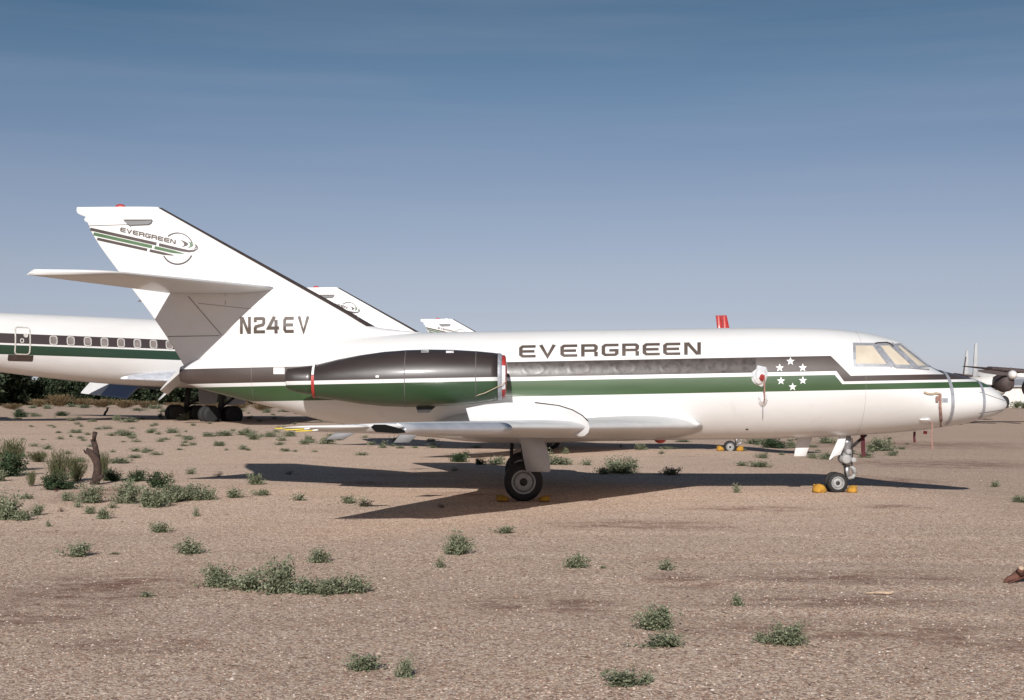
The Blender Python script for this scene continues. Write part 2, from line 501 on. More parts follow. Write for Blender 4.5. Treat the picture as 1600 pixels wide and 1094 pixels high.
def build_pebbles():
    # loose stones, real geometry, thinning out with distance
    n = 78000
    Y = 7.9 + (rng.random(n) ** 1.9) * 30
    X = (rng.random(n) * 2 - 1) * (Y * 0.385 + 0.3)
    keep = rng.random(n) < (0.35 + 0.65 * (0.5 + 0.5 * np.sin(X * 1.1 + np.sin(Y * 1.7) * 1.5) * np.sin(Y * 0.9 + X * 0.3)))
    X, Y = X[keep], Y[keep]; n = len(X)
    s = (0.0045 + 0.009 * rng.random(n) ** 3.0) * (1 + (rng.random(n) > 0.985) * 0.7)
    basev = np.array([(1, 0, 0), (0.3, 0.95, 0), (-0.8, 0.6, 0), (-0.8, -0.6, 0), (0.3, -0.95, 0), (0.1, 0.1, 0.9), (-.3, -.1, .75)])
    basef = np.array([(0, 1, 5), (1, 2, 5), (2, 6, 5), (2, 3, 6), (3, 4, 6), (4, 5, 6), (4, 0, 5)])
    k = len(basev)
    a = rng.random(n) * 6.283
    ca, sa = np.cos(a), np.sin(a)
    j = 1 + (rng.random((n, k, 3)) - 0.5) * 0.5
    P = basev[None] * j
    P[:, :, 0] *= (0.8 + 0.7 * rng.random(n))[:, None]
    x = P[:, :, 0] * ca[:, None] - P[:, :, 1] * sa[:, None]
    y = P[:, :, 0] * sa[:, None] + P[:, :, 1] * ca[:, None]
    V = np.stack([x * s[:, None] + X[:, None], y * s[:, None] + Y[:, None], P[:, :, 2] * s[:, None] * 0.8 + (g(X, Y) - 0.001)[:, None]], 2).reshape(-1, 3)
    Fc = (basef[None] + (np.arange(n) * k)[:, None, None]).reshape(-1, 3)
    me = bpy.data.meshes.new('pebbles')
    me.vertices.add(len(V)); me.vertices.foreach_set('co', V.ravel())
    me.loops.add(Fc.size); me.loops.foreach_set('vertex_index', Fc.ravel().astype(np.int32))
    me.polygons.add(len(Fc)); me.polygons.foreach_set('loop_start', np.arange(0, Fc.size, 3, dtype=np.int32))
    me.update(calc_edges=True); me.validate()
    me.materials.append(M['pebble'])
    o = obj('pebbles', me)
    tag(o, 'loose brown and pale gravel stones strewn over the bare earth', 'gravel', kind='stuff')
build_pebbles()

# ------------------------------------------------------------------ business jet
S0 = F / JY
def cl(px, py): return ((px - 800) / S0, CH + (HZ - py) / S0)
TOP = [(283, 573), (300, 565), (340, 552), (400, 541), (480, 531), (560, 524.5), (640, 520.5), (760, 518), (850, 516.5), (960, 515), (1100, 513), (1200, 512),
       (1260, 512.5), (1300, 514.3), (1340, 518.5), (1370, 524), (1390, 529), (1403, 533.5), (1410, 538), (1430, 554.5), (1452, 572.5), (1462, 577.3), (1485, 583), (1530, 596),
       (1550, 607), (1562, 617), (1569, 625), (1572, 632)]
BOT = [(283, 597), (300, 603), (330, 612), (380, 625), (440, 640), (500, 656), (570, 670), (640, 680.5), (720, 686), (800, 688), (900, 688), (1000, 688),
       (1100, 687), (1200, 685.5), (1300, 682.5), (1350, 679.5), (1420, 674), (1480, 666.5), (1530, 656), (1553, 649), (1566, 642), (1572, 634)]
HW = [(283, .15), (300, .2), (340, .33), (400, .48), (480, .65), (560, .80), (640, .91), (720, .98), (800, 1.0), (1300, 1.0), (1350, .98), (1400, .92),
      (1450, .80), (1500, .64), (1530, .52), (1550, .40), (1562, .27), (1569, .15), (1572, .04)]
ft = pchip(*zip(*[cl(*p) for p in TOP]))
fb = pchip(*zip(*[cl(*p) for p in BOT]))
fw = pchip([(p[0] - 800) / S0 for p in HW], [p[1] for p in HW])
XT, XN = cl(283, 0)[0], cl(1572, 0)[0]
def fcz(x):                     # height of the widest point
    zt, zb = ft(x), fb(x)
    m = (zt + zb) / 2
    return m + 0.08 * sstep(6.0, 7.6, x) * (zb - zt) * 0.8
def fus_y(x, z):
    """half width of the fuselage at (x,z): the near side is -fus_y"""
    x = float(np.clip(x, XT, XN))
    zt, zb, zc, w = float(ft(x)), float(fb(x)), float(fcz(x)), float(fw(x))
    h = zt - zc if z > zc else zc - zb
    q = min(abs(z - zc) / max(h, 1e-4), 1.0)
    return w * math.sqrt(max(0.0, 1 - q * q))
def surf(px, py, yf=fus_y, off=0.004):
    Y = JY - 0.7
    for _ in range(14):
        p = at(px, py, Y)
        Y = 0.5 * Y + 0.5 * (JY - yf(p.x, p.z))
    p = at(px, py, Y)
    return Vector((p.x, Y - JY - off, p.z))

def conform(quads, yf, off):
    """quads: px-space quads -> mesh lying on a surface"""
    V, Fc = [], []
    for q in quads:
        n = len(V)
        for (a, b) in q:
            V.append(surf(a, b, yf, off))
        Fc.append((n, n + 1, n + 2, n + 3))
    return V, Fc

def ribbon(poly, w, seg=6.0):
    """px-space polyline -> quads of width w (mitred), cut into short lengths"""
    P = [np.array(p, float) for p in poly]
    nrm = []
    for i in range(len(P)):
        ds = []
        if i > 0: ds.append((P[i] - P[i - 1]) / np.linalg.norm(P[i] - P[i - 1]))
        if i < len(P) - 1: ds.append((P[i + 1] - P[i]) / np.linalg.norm(P[i + 1] - P[i]))
        ns = [np.array((-d[1], d[0])) for d in ds]
        if len(ns) == 2:
            m = ns[0] + ns[1]; m /= np.linalg.norm(m)
            m = m / max(np.dot(m, ns[0]), 0.5)
        else: m = ns[0]
        nrm.append(m)
    out = []
    for i in range(len(P) - 1):
        ww0 = w[i] if isinstance(w, (list, tuple)) else w
        ww1 = w[i + 1] if isinstance(w, (list, tuple)) else w
        a0, a1 = P[i] - nrm[i] * ww0 / 2, P[i] + nrm[i] * ww0 / 2
        b0, b1 = P[i + 1] - nrm[i + 1] * ww1 / 2, P[i + 1] + nrm[i + 1] * ww1 / 2
        k = max(1, int(math.ceil(np.linalg.norm(P[i + 1] - P[i]) / seg)))
        for j in range(k):
            s, e = j / k, (j + 1) / k
            out.append((tuple(a0 + (b0 - a0) * s), tuple(a0 + (b0 - a0) * e), tuple(a1 + (b1 - a1) * e), tuple(a1 + (b1 - a1) * s)))
    return out

T = 0.21
h2 = T / 2
GL = {   # strokes in a unit box (x right, y up); every stroke is a polyline
    'E': [[(1, 1 - h2), (h2 + .12, 1 - h2), (h2, 1 - h2 - .12), (h2, h2 + .12), (h2 + .12, h2), (1, h2)], [(T + .005, .5), (.93, .5)]],
    'V': [[(h2 * .9, 1), (.5, 0.06), (1 - h2 * .9, 1)]],
    'R': [[(h2, 0), (h2, 1 - h2), (.80, 1 - h2), (1 - h2, .80), (1 - h2, .60), (.82, .47), (T + .005, .47)], [(1 - h2, .37), (1 - h2, 0)]],
    'G': [[(1, 1 - h2), (h2 + .12, 1 - h2), (h2, 1 - h2 - .12), (h2, h2 + .12), (h2 + .12, h2), (1 - h2 - .1, h2), (1 - h2, h2 + .1), (1 - h2, .47), (.45, .47)]],
    'N': [[(h2, 0), (h2, 1)], [(T * .9, .97), (1 - T * .9, .03)], [(1 - h2, 0), (1 - h2, 1)]],
    '2': [[(h2, .68), (h2, .88), (h2 + .1, 1 - h2), (1 - h2 - .1, 1 - h2), (1 - h2, .86), (1 - h2, .62), (.9 - h2, .52), (h2 + .08, .42), (h2, .32), (h2, h2), (1, h2)]],
    '4': [[(.60, 1), (.08, .32), (1, .32)], [(.74, .80), (.74, .33 + h2)], [(.74, .31 - h2), (.74, 0)]],
}
def lettering(text, xs, top, bot, aspect, yf, off, skew=0.0, thick=T, xw=None):
    """xs: list of (x0,x1) px per letter; top/bot: functions of px x -> py"""
    quads = []; lev = []
    for ch, (x0, x1) in zip(text, xs):
        for k, st in enumerate(GL[ch]):
            pl = [(p[0] * aspect, p[1]) for p in st]
            for q in ribbon(pl, thick, 0.22):
                qq = []
                for (u, v) in q:
                    X = x0 + (x1 - x0) * u / aspect + skew * v
                    qq.append((X, bot(X) + (top(X) - bot(X)) * v))
                quads.append(qq); lev.append(k)
    V, Fc = [], []
    for q, k in zip(quads, lev):
        n = len(V)
        V.extend(surf(a, b, yf, off + 0.0012 * k) for a, b in q)
        Fc.append((n, n + 1, n + 2, n + 3))
    return V, Fc

def letters(nm, par, text, xs, top, bot, aspect, yf, off, skew=0.0, thick=T, mat='letter'):
    for ch, x in zip(text, xs):
        part(nm, lettering(ch, [x], top, bot, aspect, yf, off, skew, thick), M[mat], par, False)
# ---- fin geometry
FLE = pchip([2.2, 2.90, 2.945, 2.985, 3.03, 3.2, 5.24], [-1.0, -1.35, -1.76, -2.12, -2.49, -2.79, -6.48])
FTE = pchip([2.2, 2.38, 2.86, 3.71, 4.08, 4.87, 4.955, 4.975, 5.02, 5.05, 5.10, 5.14, 5.22, 5.24], [-5.95, -6.05, -6.34, -6.95, -7.24, -7.76, -7.79, -7.84, -7.85, -7.82, -7.93, -7.99, -7.99, -7.97])
def naca(t): return 5 * (0.2969 * np.sqrt(t) - 0.126 * t - 0.3516 * t**2 + 0.2843 * t**3 - 0.1036 * t**4) / 0.5
def fin_ht(z): return float(np.interp(z, [2.2, 2.4, 2.55, 2.7, 2.9, 3.1, 3.5, 4.2, 5.1, 5.24], [.46, .40, .33, .27, .225, .20, .165, .125, .085, .06]))
def fin_y(x, z):
    le, te = float(FLE(z)), float(FTE(z))
    t = np.clip((le - x) / (le - te), 0.0, 1.0)
    return fin_ht(z) * float(naca(t)) + 0.004
def fuse_fin_y(x, z):
    return max(fin_y(x, z), fus_y(x, z) if z < float(ft(x)) else 0)

def airfoil_ring(lex, tex, y, zle, zte, half, n=18):
    t = (1 - np.cos(np.linspace(0, math.pi, n))) / 2
    th = naca(t) * half
    up = [(lex + (tex - lex) * a, y, zle + (zte - zle) * a + b) for a, b in zip(t, th)]
    lo = [(lex + (tex - lex) * a, y, zle + (zte - zle) * a - b * 0.85) for a, b in zip(t, th)]
    return up[::-1] + lo[1:-1]

def WLE(s): return np.interp(s, [0, 1, 4.2, 7.9, 7.945, 7.955, 8.06, 8.12, 8.16], [3.85, 3.20, 1.14, -1.38, -1.40, -1.80, -1.88, -2.1, -2.5])
def WTE(s): return np.interp(s, [0, 1.8, 8.0, 8.16], [-0.85, -0.9, -2.88, -2.90])
def WZ(s): return np.interp(s, [0, 1, 4.2, 8.16], [1.22, 1.245, 1.30, 1.41])
def wing_ring(s, sgn, grow=0.0):
    le, te = float(WLE(s)), float(WTE(s))
    c = le - te
    tk = float(np.interp(s, [0, 1, 4, 7.5, 8.16], [.058, .055, .050, .046, .03])) * c
    return airfoil_ring(le, te, sgn * s, float(WZ(s)), float(WZ(s)) - 0.035 * c, tk + grow)

def build_jet(full, name, label, group, loc, rz):
    J = thing(name, label, 'jet', loc, (0, 0, rz), group)
    # fuselage
    rings = []
    xs = np.unique(np.concatenate([np.linspace(XT, 5.6, 70), np.linspace(5.6, 7.9, 46), np.linspace(7.9, XN - 0.0005, 36)]))
    for x in xs:
        zt, zb, zc, w = float(ft(x)), float(fb(x)), float(fcz(x)), float(fw(x))
        r = []
        for a in np.linspace(0, 2 * math.pi, 72, endpoint=False):
            ca, sa = math.cos(a), math.sin(a)
            r.append((x, w * ca, zc + (zt - zc if sa > 0 else zc - zb) * sa))
        rings.append(r)
    fus = part('fuselage', loft(rings), M['fus'], J)
    # black nose cap
    rr = []
    for x, r in ((9.02, .125), (9.05, .12), (9.08, .105), (9.105, .07), (9.115, .01)):
        rr.append([(x, r * math.cos(a), 1.655 + r * 1.0 * math.sin(a)) for a in np.linspace(0, 6.283, 24, endpoint=False)])
    part('nose_cap', loft(rr), M['dark'], fus)
    # fin
    zl = np.concatenate([np.linspace(2.2, 3.3, 36), np.linspace(3.42, 4.9, 12), [4.95, 4.965, 4.98, 5.0, 5.02, 5.04, 5.06, 5.09, 5.12, 5.16, 5.2, 5.225, 5.235]])
    t = (1 - np.cos(np.linspace(0, math.pi, 20))) / 2
    rings = []
    for z in zl:
        le, te, ht = float(FLE(z)), float(FTE(z)), fin_ht(z)
        th = naca(t) * ht
        tilt = 0.0
        rings.append([(le + (te - le) * a, -b - 0.003, z) for a, b in zip(t, th)] + [(le + (te - le) * a, b + 0.003, z) for a, b in zip(t[::-1], th[::-1])])
    fin = part('tail_fin', loft(rings), M['white'], J)
    # dark leading edge strip
    zz = np.linspace(3.04, 5.22, 20)
    rings = []
    for z in zz:
        le = float(FLE(z)); ring = []
        for tt in (0.035, 0.012, 0.0, 0.012, 0.035):
            c = le - float(FTE(z)); yy = float(naca(np.array(min(tt, 1)))) * fin_ht(z) + 0.006
            ring.append([le - tt * c + (0.012 if tt < .01 else 0.006), -yy, z + 0.004])
        ring[2][1] = 0; ring[3][1] *= -1; ring[4][1] *= -1
        rings.append(ring)
    part('leading_edge_strip', loft(rings, False, False, False), M['brown'], fin)
    # beacon, scoop
    bz = []
    for k in range(7):
        a = k / 6 * math.pi / 2
        bz.append([(-7.19 + 0.10 * math.cos(a) * math.cos(b), 0.05 * math.cos(a) * math.sin(b), 5.232 + 0.06 * math.sin(a)) for b in np.linspace(0, 6.283, 16, endpoint=False)])
    part('beacon', loft(bz), M['red'], fin)
    sp_ = [(194.5, 344.6), (238.0, 344.4), (237.0, 348.0), (232.5, 350.8), (204.0, 352.2), (199.0, 349.5)]
    part('air_scoop', loft([[surf(a_, b_, fin_y, -.004) for a_, b_ in sp_], [surf(a_, b_, fin_y, .035) for a_, b_ in sp_]]), M['fairing'], fin, False)
    V, Fc = conform(ribbon([(193.5, 344.2), (239, 344.0)], 1.5, 8), fin_y, .038)
    part('scoop_lip', (V, Fc), M['brown'], fin, False)
    # logo and lettering on the fin
    off = 0.006
    def slope(x0, y0, k): return lambda X: y0 + (X - x0) * k
    top = slope(187.7, 355.0, 0.231); bot = slope(187.7, 361.8, 0.231)
    lw = 9.0
    letters('fin_letter', fin, 'EVERGREEN', [(187.7 + i * 9.75, 187.7 + i * 9.75 + 8.6) for i in range(9)], top, bot, 1.15, fin_y, off, 0.6, 0.25)
    def logo(nm, mt, *qq):
        for q_ in qq:
            part(nm, conform(q_, fin_y, off), M[mt], fin, False)
    logo('logo_stripe', 'brown', ribbon([(141.2, 358.0), (244.5, 381.3)], 4.6), ribbon([(248.5, 382.2), (283, 390.5), (295, 392.6), (303, 391.8), (308, 389.2), (309.6, 386.4)], [4.6, 4.4, 3.6, 3.0, 1.9, .8], 4),
         ribbon([(152.0, 373.3), (230, 390.5)], 4.2), ribbon([(234, 391.5), (255, 396.2), (271, 399.0)], [4.2, 4.0, 1.0]))
    logo('logo_stripe', 'green', ribbon([(146.3, 365.4), (237.5, 385.8)], 4.8), ribbon([(241.5, 386.8), (270, 393.3), (287, 396.3)], [4.8, 4.4, 1.0]))
    cx, cy, cr_ = 277.5, 388.5, 24.4
    arc = lambda a0, a1: [(cx + cr_ * math.cos(R(a)), cy - cr_ * math.sin(R(a))) for a in np.linspace(a0, a1, 26)]
    logo('logo_ring', 'brown', ribbon(arc(20, 128), 2.2, 5), ribbon(arc(208, 334), 2.2, 5))
    def cres(x0, y0, x1, y1, x2, y2, w):
        out = []
        bz_ = lambda t, bx, by: ((1 - t) ** 2 * x0 + 2 * t * (1 - t) * bx + t * t * x2, (1 - t) ** 2 * y0 + 2 * t * (1 - t) * by + t * t * y2)
        c1 = (2 * x1 - (x0 + x2) / 2, 2 * y1 - (y0 + y2) / 2); c2 = (c1[0] - 2 * w, c1[1] + w * .2)
        for k in range(10):
            a_, b_ = k / 10, (k + 1) / 10
            out.append((bz_(a_, *c1), bz_(b_, *c1), bz_(b_, *c2), bz_(a_, *c2)))
        return out
    logo('logo_crescent', 'brown', cres(281.5, 374.5, 294.2, 381.5, 281.5, 386.2, 6.5), cres(302.0, 380.0, 309.2, 385.5, 299.0, 389.4, 4.0))
    logo('logo_crescent', 'green', cres(293.0, 376.5, 302.5, 383.0, 291.5, 388.0, 5.6))
    # tailplane
    for s in (-1, 1):
        rings = []
        for k in np.concatenate([np.linspace(0, .9, 10), [.94, .965, .985, 1.0]]):
            y = 0.05 + k * 3.33
            le = -4.28 - (y - .05) * 0.668
            te = -6.25 - (y - .05) * 0.452
            if k > .93:
                q = (k - .93) / .07
                le = le - (1.22) * (1 - math.sqrt(max(0, 1 - q * q))) * .9
            zle = 3.735 + 0.012 * y; zte = zle - 0.085 * (1 - 0.3 * k)
            rings.append(airfoil_ring(le, te, s * y, zle, zte, 0.085 * (1 - .5 * k), 14))
        part('tailplane', loft(rings), M['fence'], J)
    # wing halves
    for s in (-1, 1):
        rings = [wing_ring(k, s) for k in (0.3, 1.0, 1.8, 2.6, 3.4, 4.2, 5.0, 5.8, 6.6, 7.2, 7.6, 7.9, 7.945, 7.956, 8.0, 8.03, 8.06, 8.09, 8.12, 8.15, 8.158)]
        w = part('wing', loft(rings), M['wing'], J)
        # drooped outboard slat
        rings = []
        for k in np.linspace(5.95, 7.93, 10):
            le, te = float(WLE(k)), float(WTE(k)); c = le - te
            hz = float(WZ(k)); r = []
            tk = 0.043 * c + 0.022
            for u in np.linspace(0, 1, 11):
                a = -math.pi * 0.58 + u * math.pi * 1.12
                r.append((le - 0.10 + (0.16) * math.cos(a), s * k, hz - 0.025 + (tk * 0.78) * math.sin(a)))
            for u in np.linspace(1, 0, 8):
                a = -math.pi * 0.50 + u * math.pi * 1.0
                r.append((le - 0.13 + (0.13) * math.cos(a), s * k, hz - 0.025 + (tk * 0.66) * math.sin(a)))
            rings.append(r)
        part('slat', loft(rings), M['slat'], w)
        lx = float(WLE(7.94))
        part('slat_gap', prism([(lx - .40, 1.40), (lx - .36, 1.43), (lx - .22, 1.43), (lx - .10, 1.40), (lx + .02, 1.36), (lx + .04, 1.325), (lx - .08, 1.318), (lx - .34, 1.335)], s * 7.935, s * 7.975), M['black'], w, False)
        # fence
        out = [(-.71, 1.594), (-.40, 1.655), (-.08, 1.683), (.35, 1.678), (.72, 1.633), (.93, 1.565), (1.08, 1.48), (1.17, 1.39), (1.20, 1.30), (1.18, 1.22), (1.12, 1.165), (1.05, 1.155), (.95, 1.19), (.8, 1.27), (.1, 1.30), (-.62, 1.33), (-.66, 1.42)]
        part('wing_fence', prism(out, s * 4.17, s * 4.22, 0.01), M['fence'], w)
        part('fence_edge', loft([[(x, s * (4.16 + .07 * q), z) for x, z, q in ((a, b, 0), (a + .006, b + .012, 0), (a + .006, b + .012, 1), (a, b, 1))] for a, b in out[3:8]]), M['brown'], w)
        # flap hinge fairings
        for k, zb in ((3.0, 1.02), (5.45, 1.155)):
            te = float(WTE(k)); z = float(WZ(k)) - 0.10
            part('flap_fairing', prism([(te - .20, z + .02), (te - .50, z + .02), (te - .64, zb), (te - .38, zb)], s * (k - .05), s * (k + .05), .01), M['fairing'], w)
        # root fillet
        rings = []
        for u in np.linspace(-1, 1, 27):
            q = math.sqrt(max(0.0, 1 - abs(u) ** 2.6))
            x = 0.93 + u * 2.42
            rings.append([(x, s * (0.80 + 0.50 * q * math.cos(a)), 1.21 + (0.06 * u) + (.40 if math.sin(a) > 0 else .26) * q * math.sin(a)) for a in np.linspace(0, 6.2832, 28, endpoint=False)])
        part('wing_root_fairing', loft(rings), M['white'], w)
        # nav light bulge at the tip
        rr = []
        for u in np.linspace(-1, 1, 11):
            q = math.sqrt(max(1e-4, 1 - u * u))
            rr.append([(-2.02 + .09 * u, s * 8.02 + s * .05 * q * math.cos(a), 1.405 + .035 * q * math.sin(a)) for a in np.linspace(0, 6.283, 12, endpoint=False)])
        part('navigation_light', loft(rr), M['grey'], w)
        if full and s < 0:
            for (xa, ya, xb, yb, Yw) in ((430, 669.6, 462, 668.2, 17.96), (445, 672.0, 478, 670.4, 17.90), (462, 674.0, 491, 672.6, 17.86)):
                a, b = at(xa, ya, Yw), at(xb, yb, Yw)
                part('static_wick', tube([(a.x, a.y - JY, a.z), (b.x, b.y - JY, b.z)], 0.0075, 6), M['yellow'], w)
                part('wick_tip', tube([(b.x - .02, b.y - JY, b.z + .001), (b.x + .05, b.y - JY, b.z + .006)], 0.009, 6), M['mark'], w)
    # engines
    for s in (-1, 1):
        yc = s * 1.66
        zc = lambda x: 2.075 + 0.0194 * (x + 1.8) + (-0.015 if x < -3 else 0)
        prof = [(-3.42, .262), (-3.36, .285), (-3.0, .352), (-2.6, .42), (-2.2, .468), (-1.8, .49), (-1.4, .492), (-1.0, .478), (-.6, .447), (-.36, .420), (-.24, .405)]
        rings = [[(x, yc + r * math.cos(a), zc(x) + r * math.sin(a)) for a in np.linspace(0, 6.28318, 48, endpoint=False)] for x, r in prof]
        nac = part('engine_nacelle', loft(rings), M['nac'], J)
        lip = [(-.242, .409), (-.20, .402), (-.175, .388), (-.165, .37), (-.18, .352), (-.24, .345)]
        rings = [[(x, yc + r * math.cos(a), zc(x) + r * math.sin(a)) for a in np.linspace(0, 6.28318, 48, endpoint=False)] for x, r in lip]
        part('intake_lip', loft(rings, False, True), M['tape'], nac)
        ex = [(-3.36, .255, 0), (-3.5, .25, .0), (-3.7, .225, .012), (-3.85, .19, .03), (-3.865, .18, .03), (-3.80, .16, .03)]
        rings = [[(x, yc + r * math.cos(a), zc(x) + 0.02 + d + r * math.sin(a)) for a in np.linspace(0, 6.28318, 36, endpoint=False)] for x, r, d in ex]
        part('exhaust_pipe', loft(rings), M['nac'], nac)
        for (x0, x1, r, a0, a1, mt, nm) in ((-3.415, -3.365, .291, -95, 20, 'red', 'red_tape'), (-3.41, -3.37, .292, 22, 130, 'mark', 'white_tape')):
            A = np.linspace(R(a0 + 180 if s > 0 else a0), R(a1 + 180 if s > 0 else a1), 20)
            if s < 0: A = math.pi - A
            rings = [[(x, yc + rr_ * math.cos(a), zc(x) + rr_ * math.sin(a)) for x, rr_ in ((x0, r * .985), (x1, r * 1.005))] for a in A]
            part(nm, loft(rings, False, False, False), M[mt], nac)
        for x0 in (-1.82, -.62):
            rings = []
            for x in (x0, x0 + .012):
                r = float(np.interp(x, [p[0] for p in prof], [p[1] for p in prof])) + .0025
                rings.append([(x, yc + r * math.cos(a), zc(x) + r * math.sin(a)) for a in np.linspace(0, 6.28318, 48)])
            part('nacelle_seam', loft(rings, False, False, False), M['seam'], nac)
        part('engine_pylon', prism([(-3.2, 2.02), (-2.8, 2.16), (-1.2, 2.20), (-.7, 2.12), (-1.2, 2.04)], s * .7, s * 1.4, .02), M['fus'], nac)
        part('drain_mast', prism([(-1.66, 1.63), (-1.28, 1.63), (-1.42, 1.49), (-1.62, 1.49)], yc - .02, yc + .02), M['dark'], nac, False)
        if s < 0:
            for (xa, xb, ya, yb) in ((658, 670, 547.3, 550.6), (697, 709, 548.3, 551.6), (587, 592, 587.0, 590.0)):
                def nac_y(x, z):
                    r = float(np.interp(x, [p[0] for p in prof], [p[1] for p in prof]))
                    return 1.66 + math.sqrt(max(0, r * r - (z - zc(x)) ** 2))
                V = [surf(a, b, nac_y, .006) for a, b in ((xa, ya), (xb, ya - .2), (xb, yb - .2), (xa, yb))]
                part('placard', (V, [(0, 1, 2, 3)]), M['mark'], nac, False)
    # main gear
    def wheel(x, y, z, r, w, sg):
        ty = part('wheel', lathe_y([(y - w / 2, r * .62), (y - w / 2, r * .80), (y - w * .40, r * .93), (y - w * .2, r), (y + w * .2, r), (y + w * .40, r * .93), (y + w / 2, r * .80), (y + w / 2, r * .62)], x, z, 32, False), M['rubber'], J)
        d = w / 2 * sg
        part('rim', lathe_y([(y + d * .80, r * .64), (y + d * 1.06, r * .62), (y + d * 1.04, r * .53), (y + d * .55, r * .50), (y + d * .50, r * .48), (y + d * .6, r * .46)], x, z, 32, False), M['rim'], ty)
        part('wheel_disc', lathe_y([(y + d * .70, r * .50), (y + d * .90, r * .45), (y + d * .98, r * .30), (y + d * .90, r * .20)], x, z), M['rim'], ty)
        part('hub', lathe_y([(y + d * .80, r * .20), (y + d * 1.1, r * .19), (y + d * 1.15, r * .10)], x, z, 20), M['dark'], ty)
        return ty
    for s in (-1, 1):
        for dy in (-.19, .19):
            wheel(.195, s * 1.85 + dy, .325, .33, .20, -1 if dy < 0 else 1)
        leg = part('main_gear_leg', join(tube([(.30, s * 1.85, 1.25), (.235, s * 1.85, .75)], .085), tube([(.235, s * 1.85, .78), (.195, s * 1.85, .33)], .055),
                   tube([(.195, s * 1.85 - .24, .325), (.195, s * 1.85 + .24, .325)], .045), tube([(.0, s * 1.85, .95), (-.02, s * 1.85, .62), (.19, s * 1.85, .45)], .03, 8)), M['dark'], J)
        o_ = [(.10, 1.22), (.46, 1.22), (.54, 1.02), (.60, .86), (.635, .70), (.645, .52), (.62, .495), (.24, .505), (.205, .66), (.15, .95)]
        part('main_gear_door', prism(o_, s * 2.20, s * 2.235, .006), M['grey'], leg)
    # nose gear
    nx = 5.94
    for dy in (-.135, .135):
        wheel(nx, dy, .183, .19, .115, -1 if dy < 0 else 1)
    ng = part('nose_gear_leg', join(tube([(6.13, 0, 1.1), (6.15, 0, .72)], .085, 14), tube([(6.15, 0, .74), (6.15, 0, .50)], .10, 14), tube([(6.15, 0, .52), (6.14, 0, .27)], .05, 12),
              tube([(nx, -.15, .185), (nx, .15, .185)], .035), tube([(6.14, 0, .30), (6.05, 0, .25), (nx, 0, .185)], .045)), M['steel'], J)
    part('steering_unit', join(lathe_y([(-.20, .06), (-.195, .085), (-.10, .085), (-.09, .10), (.09, .10), (.1, .085), (.195, .085), (.20, .06)], 6.10, .62, 20),
         lathe_y([(-.17, .03), (-.165, .05), (.165, .05), (.17, .03)], 6.24, .60, 16), lathe_y([(-.15, .03), (-.145, .05), (.145, .05), (.15, .03)], 6.15, .75, 16)), M['rim'], ng)
    part('torque_link', join(tube([(6.20, -.03, .49), (6.27, -.03, .43), (6.29, -.03, .34)], [.03, .045, .04], 8), tube([(6.29, -.03, .36), (6.25, -.03, .28), (6.16, -.03, .26)], [.035, .035, .03], 8)), M['rim'], ng)
    part('drag_brace', tube([(6.22, 0, .82), (6.50, 0, 1.06)], .028, 8), M['dark'], ng)
    part('hydraulic_line', join(tube([(6.04, -.08, 1.0), (6.02, -.1, .8), (6.05, -.1, .6), (6.08, -.08, .45), (6.12, -.06, .28)], .012, 6), tube([(6.22, -.08, 1.0), (6.23, -.1, .75), (6.22, -.08, .5)], .010, 6)), M['dark'], ng)
    part('nose_gear_door', join(prism([(5.98, 1.05), (6.10, 1.05), (6.06, .86), (5.99, .70), (5.87, .665), (5.80, .60), (5.78, .62)], -.17, -.145, .004)), M['white'], ng)
    part('blade_antenna', prism([(5.28, 1.05), (5.56, 1.05), (5.42, .655), (5.20, .655)], 0.13, 0.17, .008), M['white'], J)
    # red belly beacon
    bz = []
    for k in range(6):
        a = k / 5 * math.pi / 2
        bz.append([(2.72 + 0.115 * math.cos(a) * math.cos(b), .085 * math.cos(a) * math.sin(b), .985 - 0.085 * math.sin(a)) for b in np.linspace(0, 6.283, 16, endpoint=False)])
    part('belly_beacon', loft(bz), M['red'], fus)
    # EVERGREEN and stars
    LX = [(811, 837), (842.5, 868.5), (875.5, 902), (908, 934), (940, 966.5), (972, 998.5), (1004, 1031), (1036, 1063), (1069, 1095)]
    letters('letter', fus, 'EVERGREEN', LX, lambda X: 539.7 - (X - 811) * 0.0173, lambda X: 559.0 - (X - 811) * 0.0173, 0.98, fus_y, .004)
    # cockpit windows (paper covers behind the panes, silver tape round them)
    def pane(qd, nm_f=True, fw_=3.6):
        n = 8
        for mir in (1, -1):
            V = []
            for i in range(n + 1):
                for j in range(n + 1):
                    u, v = i / n, j / n
                    q = [np.array(p) for p in qd]
                    p = (q[0] * (1 - u) + q[1] * u) * (1 - v) + (q[3] * (1 - u) + q[2] * u) * v
                    k = surf(p[0], p[1], fus_y, .006); V.append((k.x, k.y * mir, k.z))
            Fc = [(i * (n + 1) + j, (i + 1) * (n + 1) + j, (i + 1) * (n + 1) + j + 1, i * (n + 1) + j + 1) for i in range(n) for j in range(n)]
            w = part('cockpit_window', (V, Fc), M['shade'], fus)
            q = [np.array(p, float) for p in qd]
            c = sum(q) / 4
            loop = [tuple(p) for p in q]; mid = tuple((q[0] + q[1]) / 2)
            qs = ribbon([mid, loop[1], loop[2], loop[3], loop[0], mid], fw_, 5)
            V2, F2 = conform(qs, fus_y, .012)
            V2 = [(p.x, p.y * mir, p.z) for p in V2]
            part('window_frame', (V2, F2), M['tape'], w)
    pane([(1334.5, 537.4), (1364.5, 537.8), (1389, 570.6), (1335.5, 570.2)], True, 4.0)
    pane([(1371, 537.8), (1390, 537.2), (1427, 571.6), (1398, 571.8)], True, 4.4)
    pane([(1398.5, 538.6), (1406.6, 538.2), (1450.5, 572.4), (1433.5, 573.0)], True, 3.6)
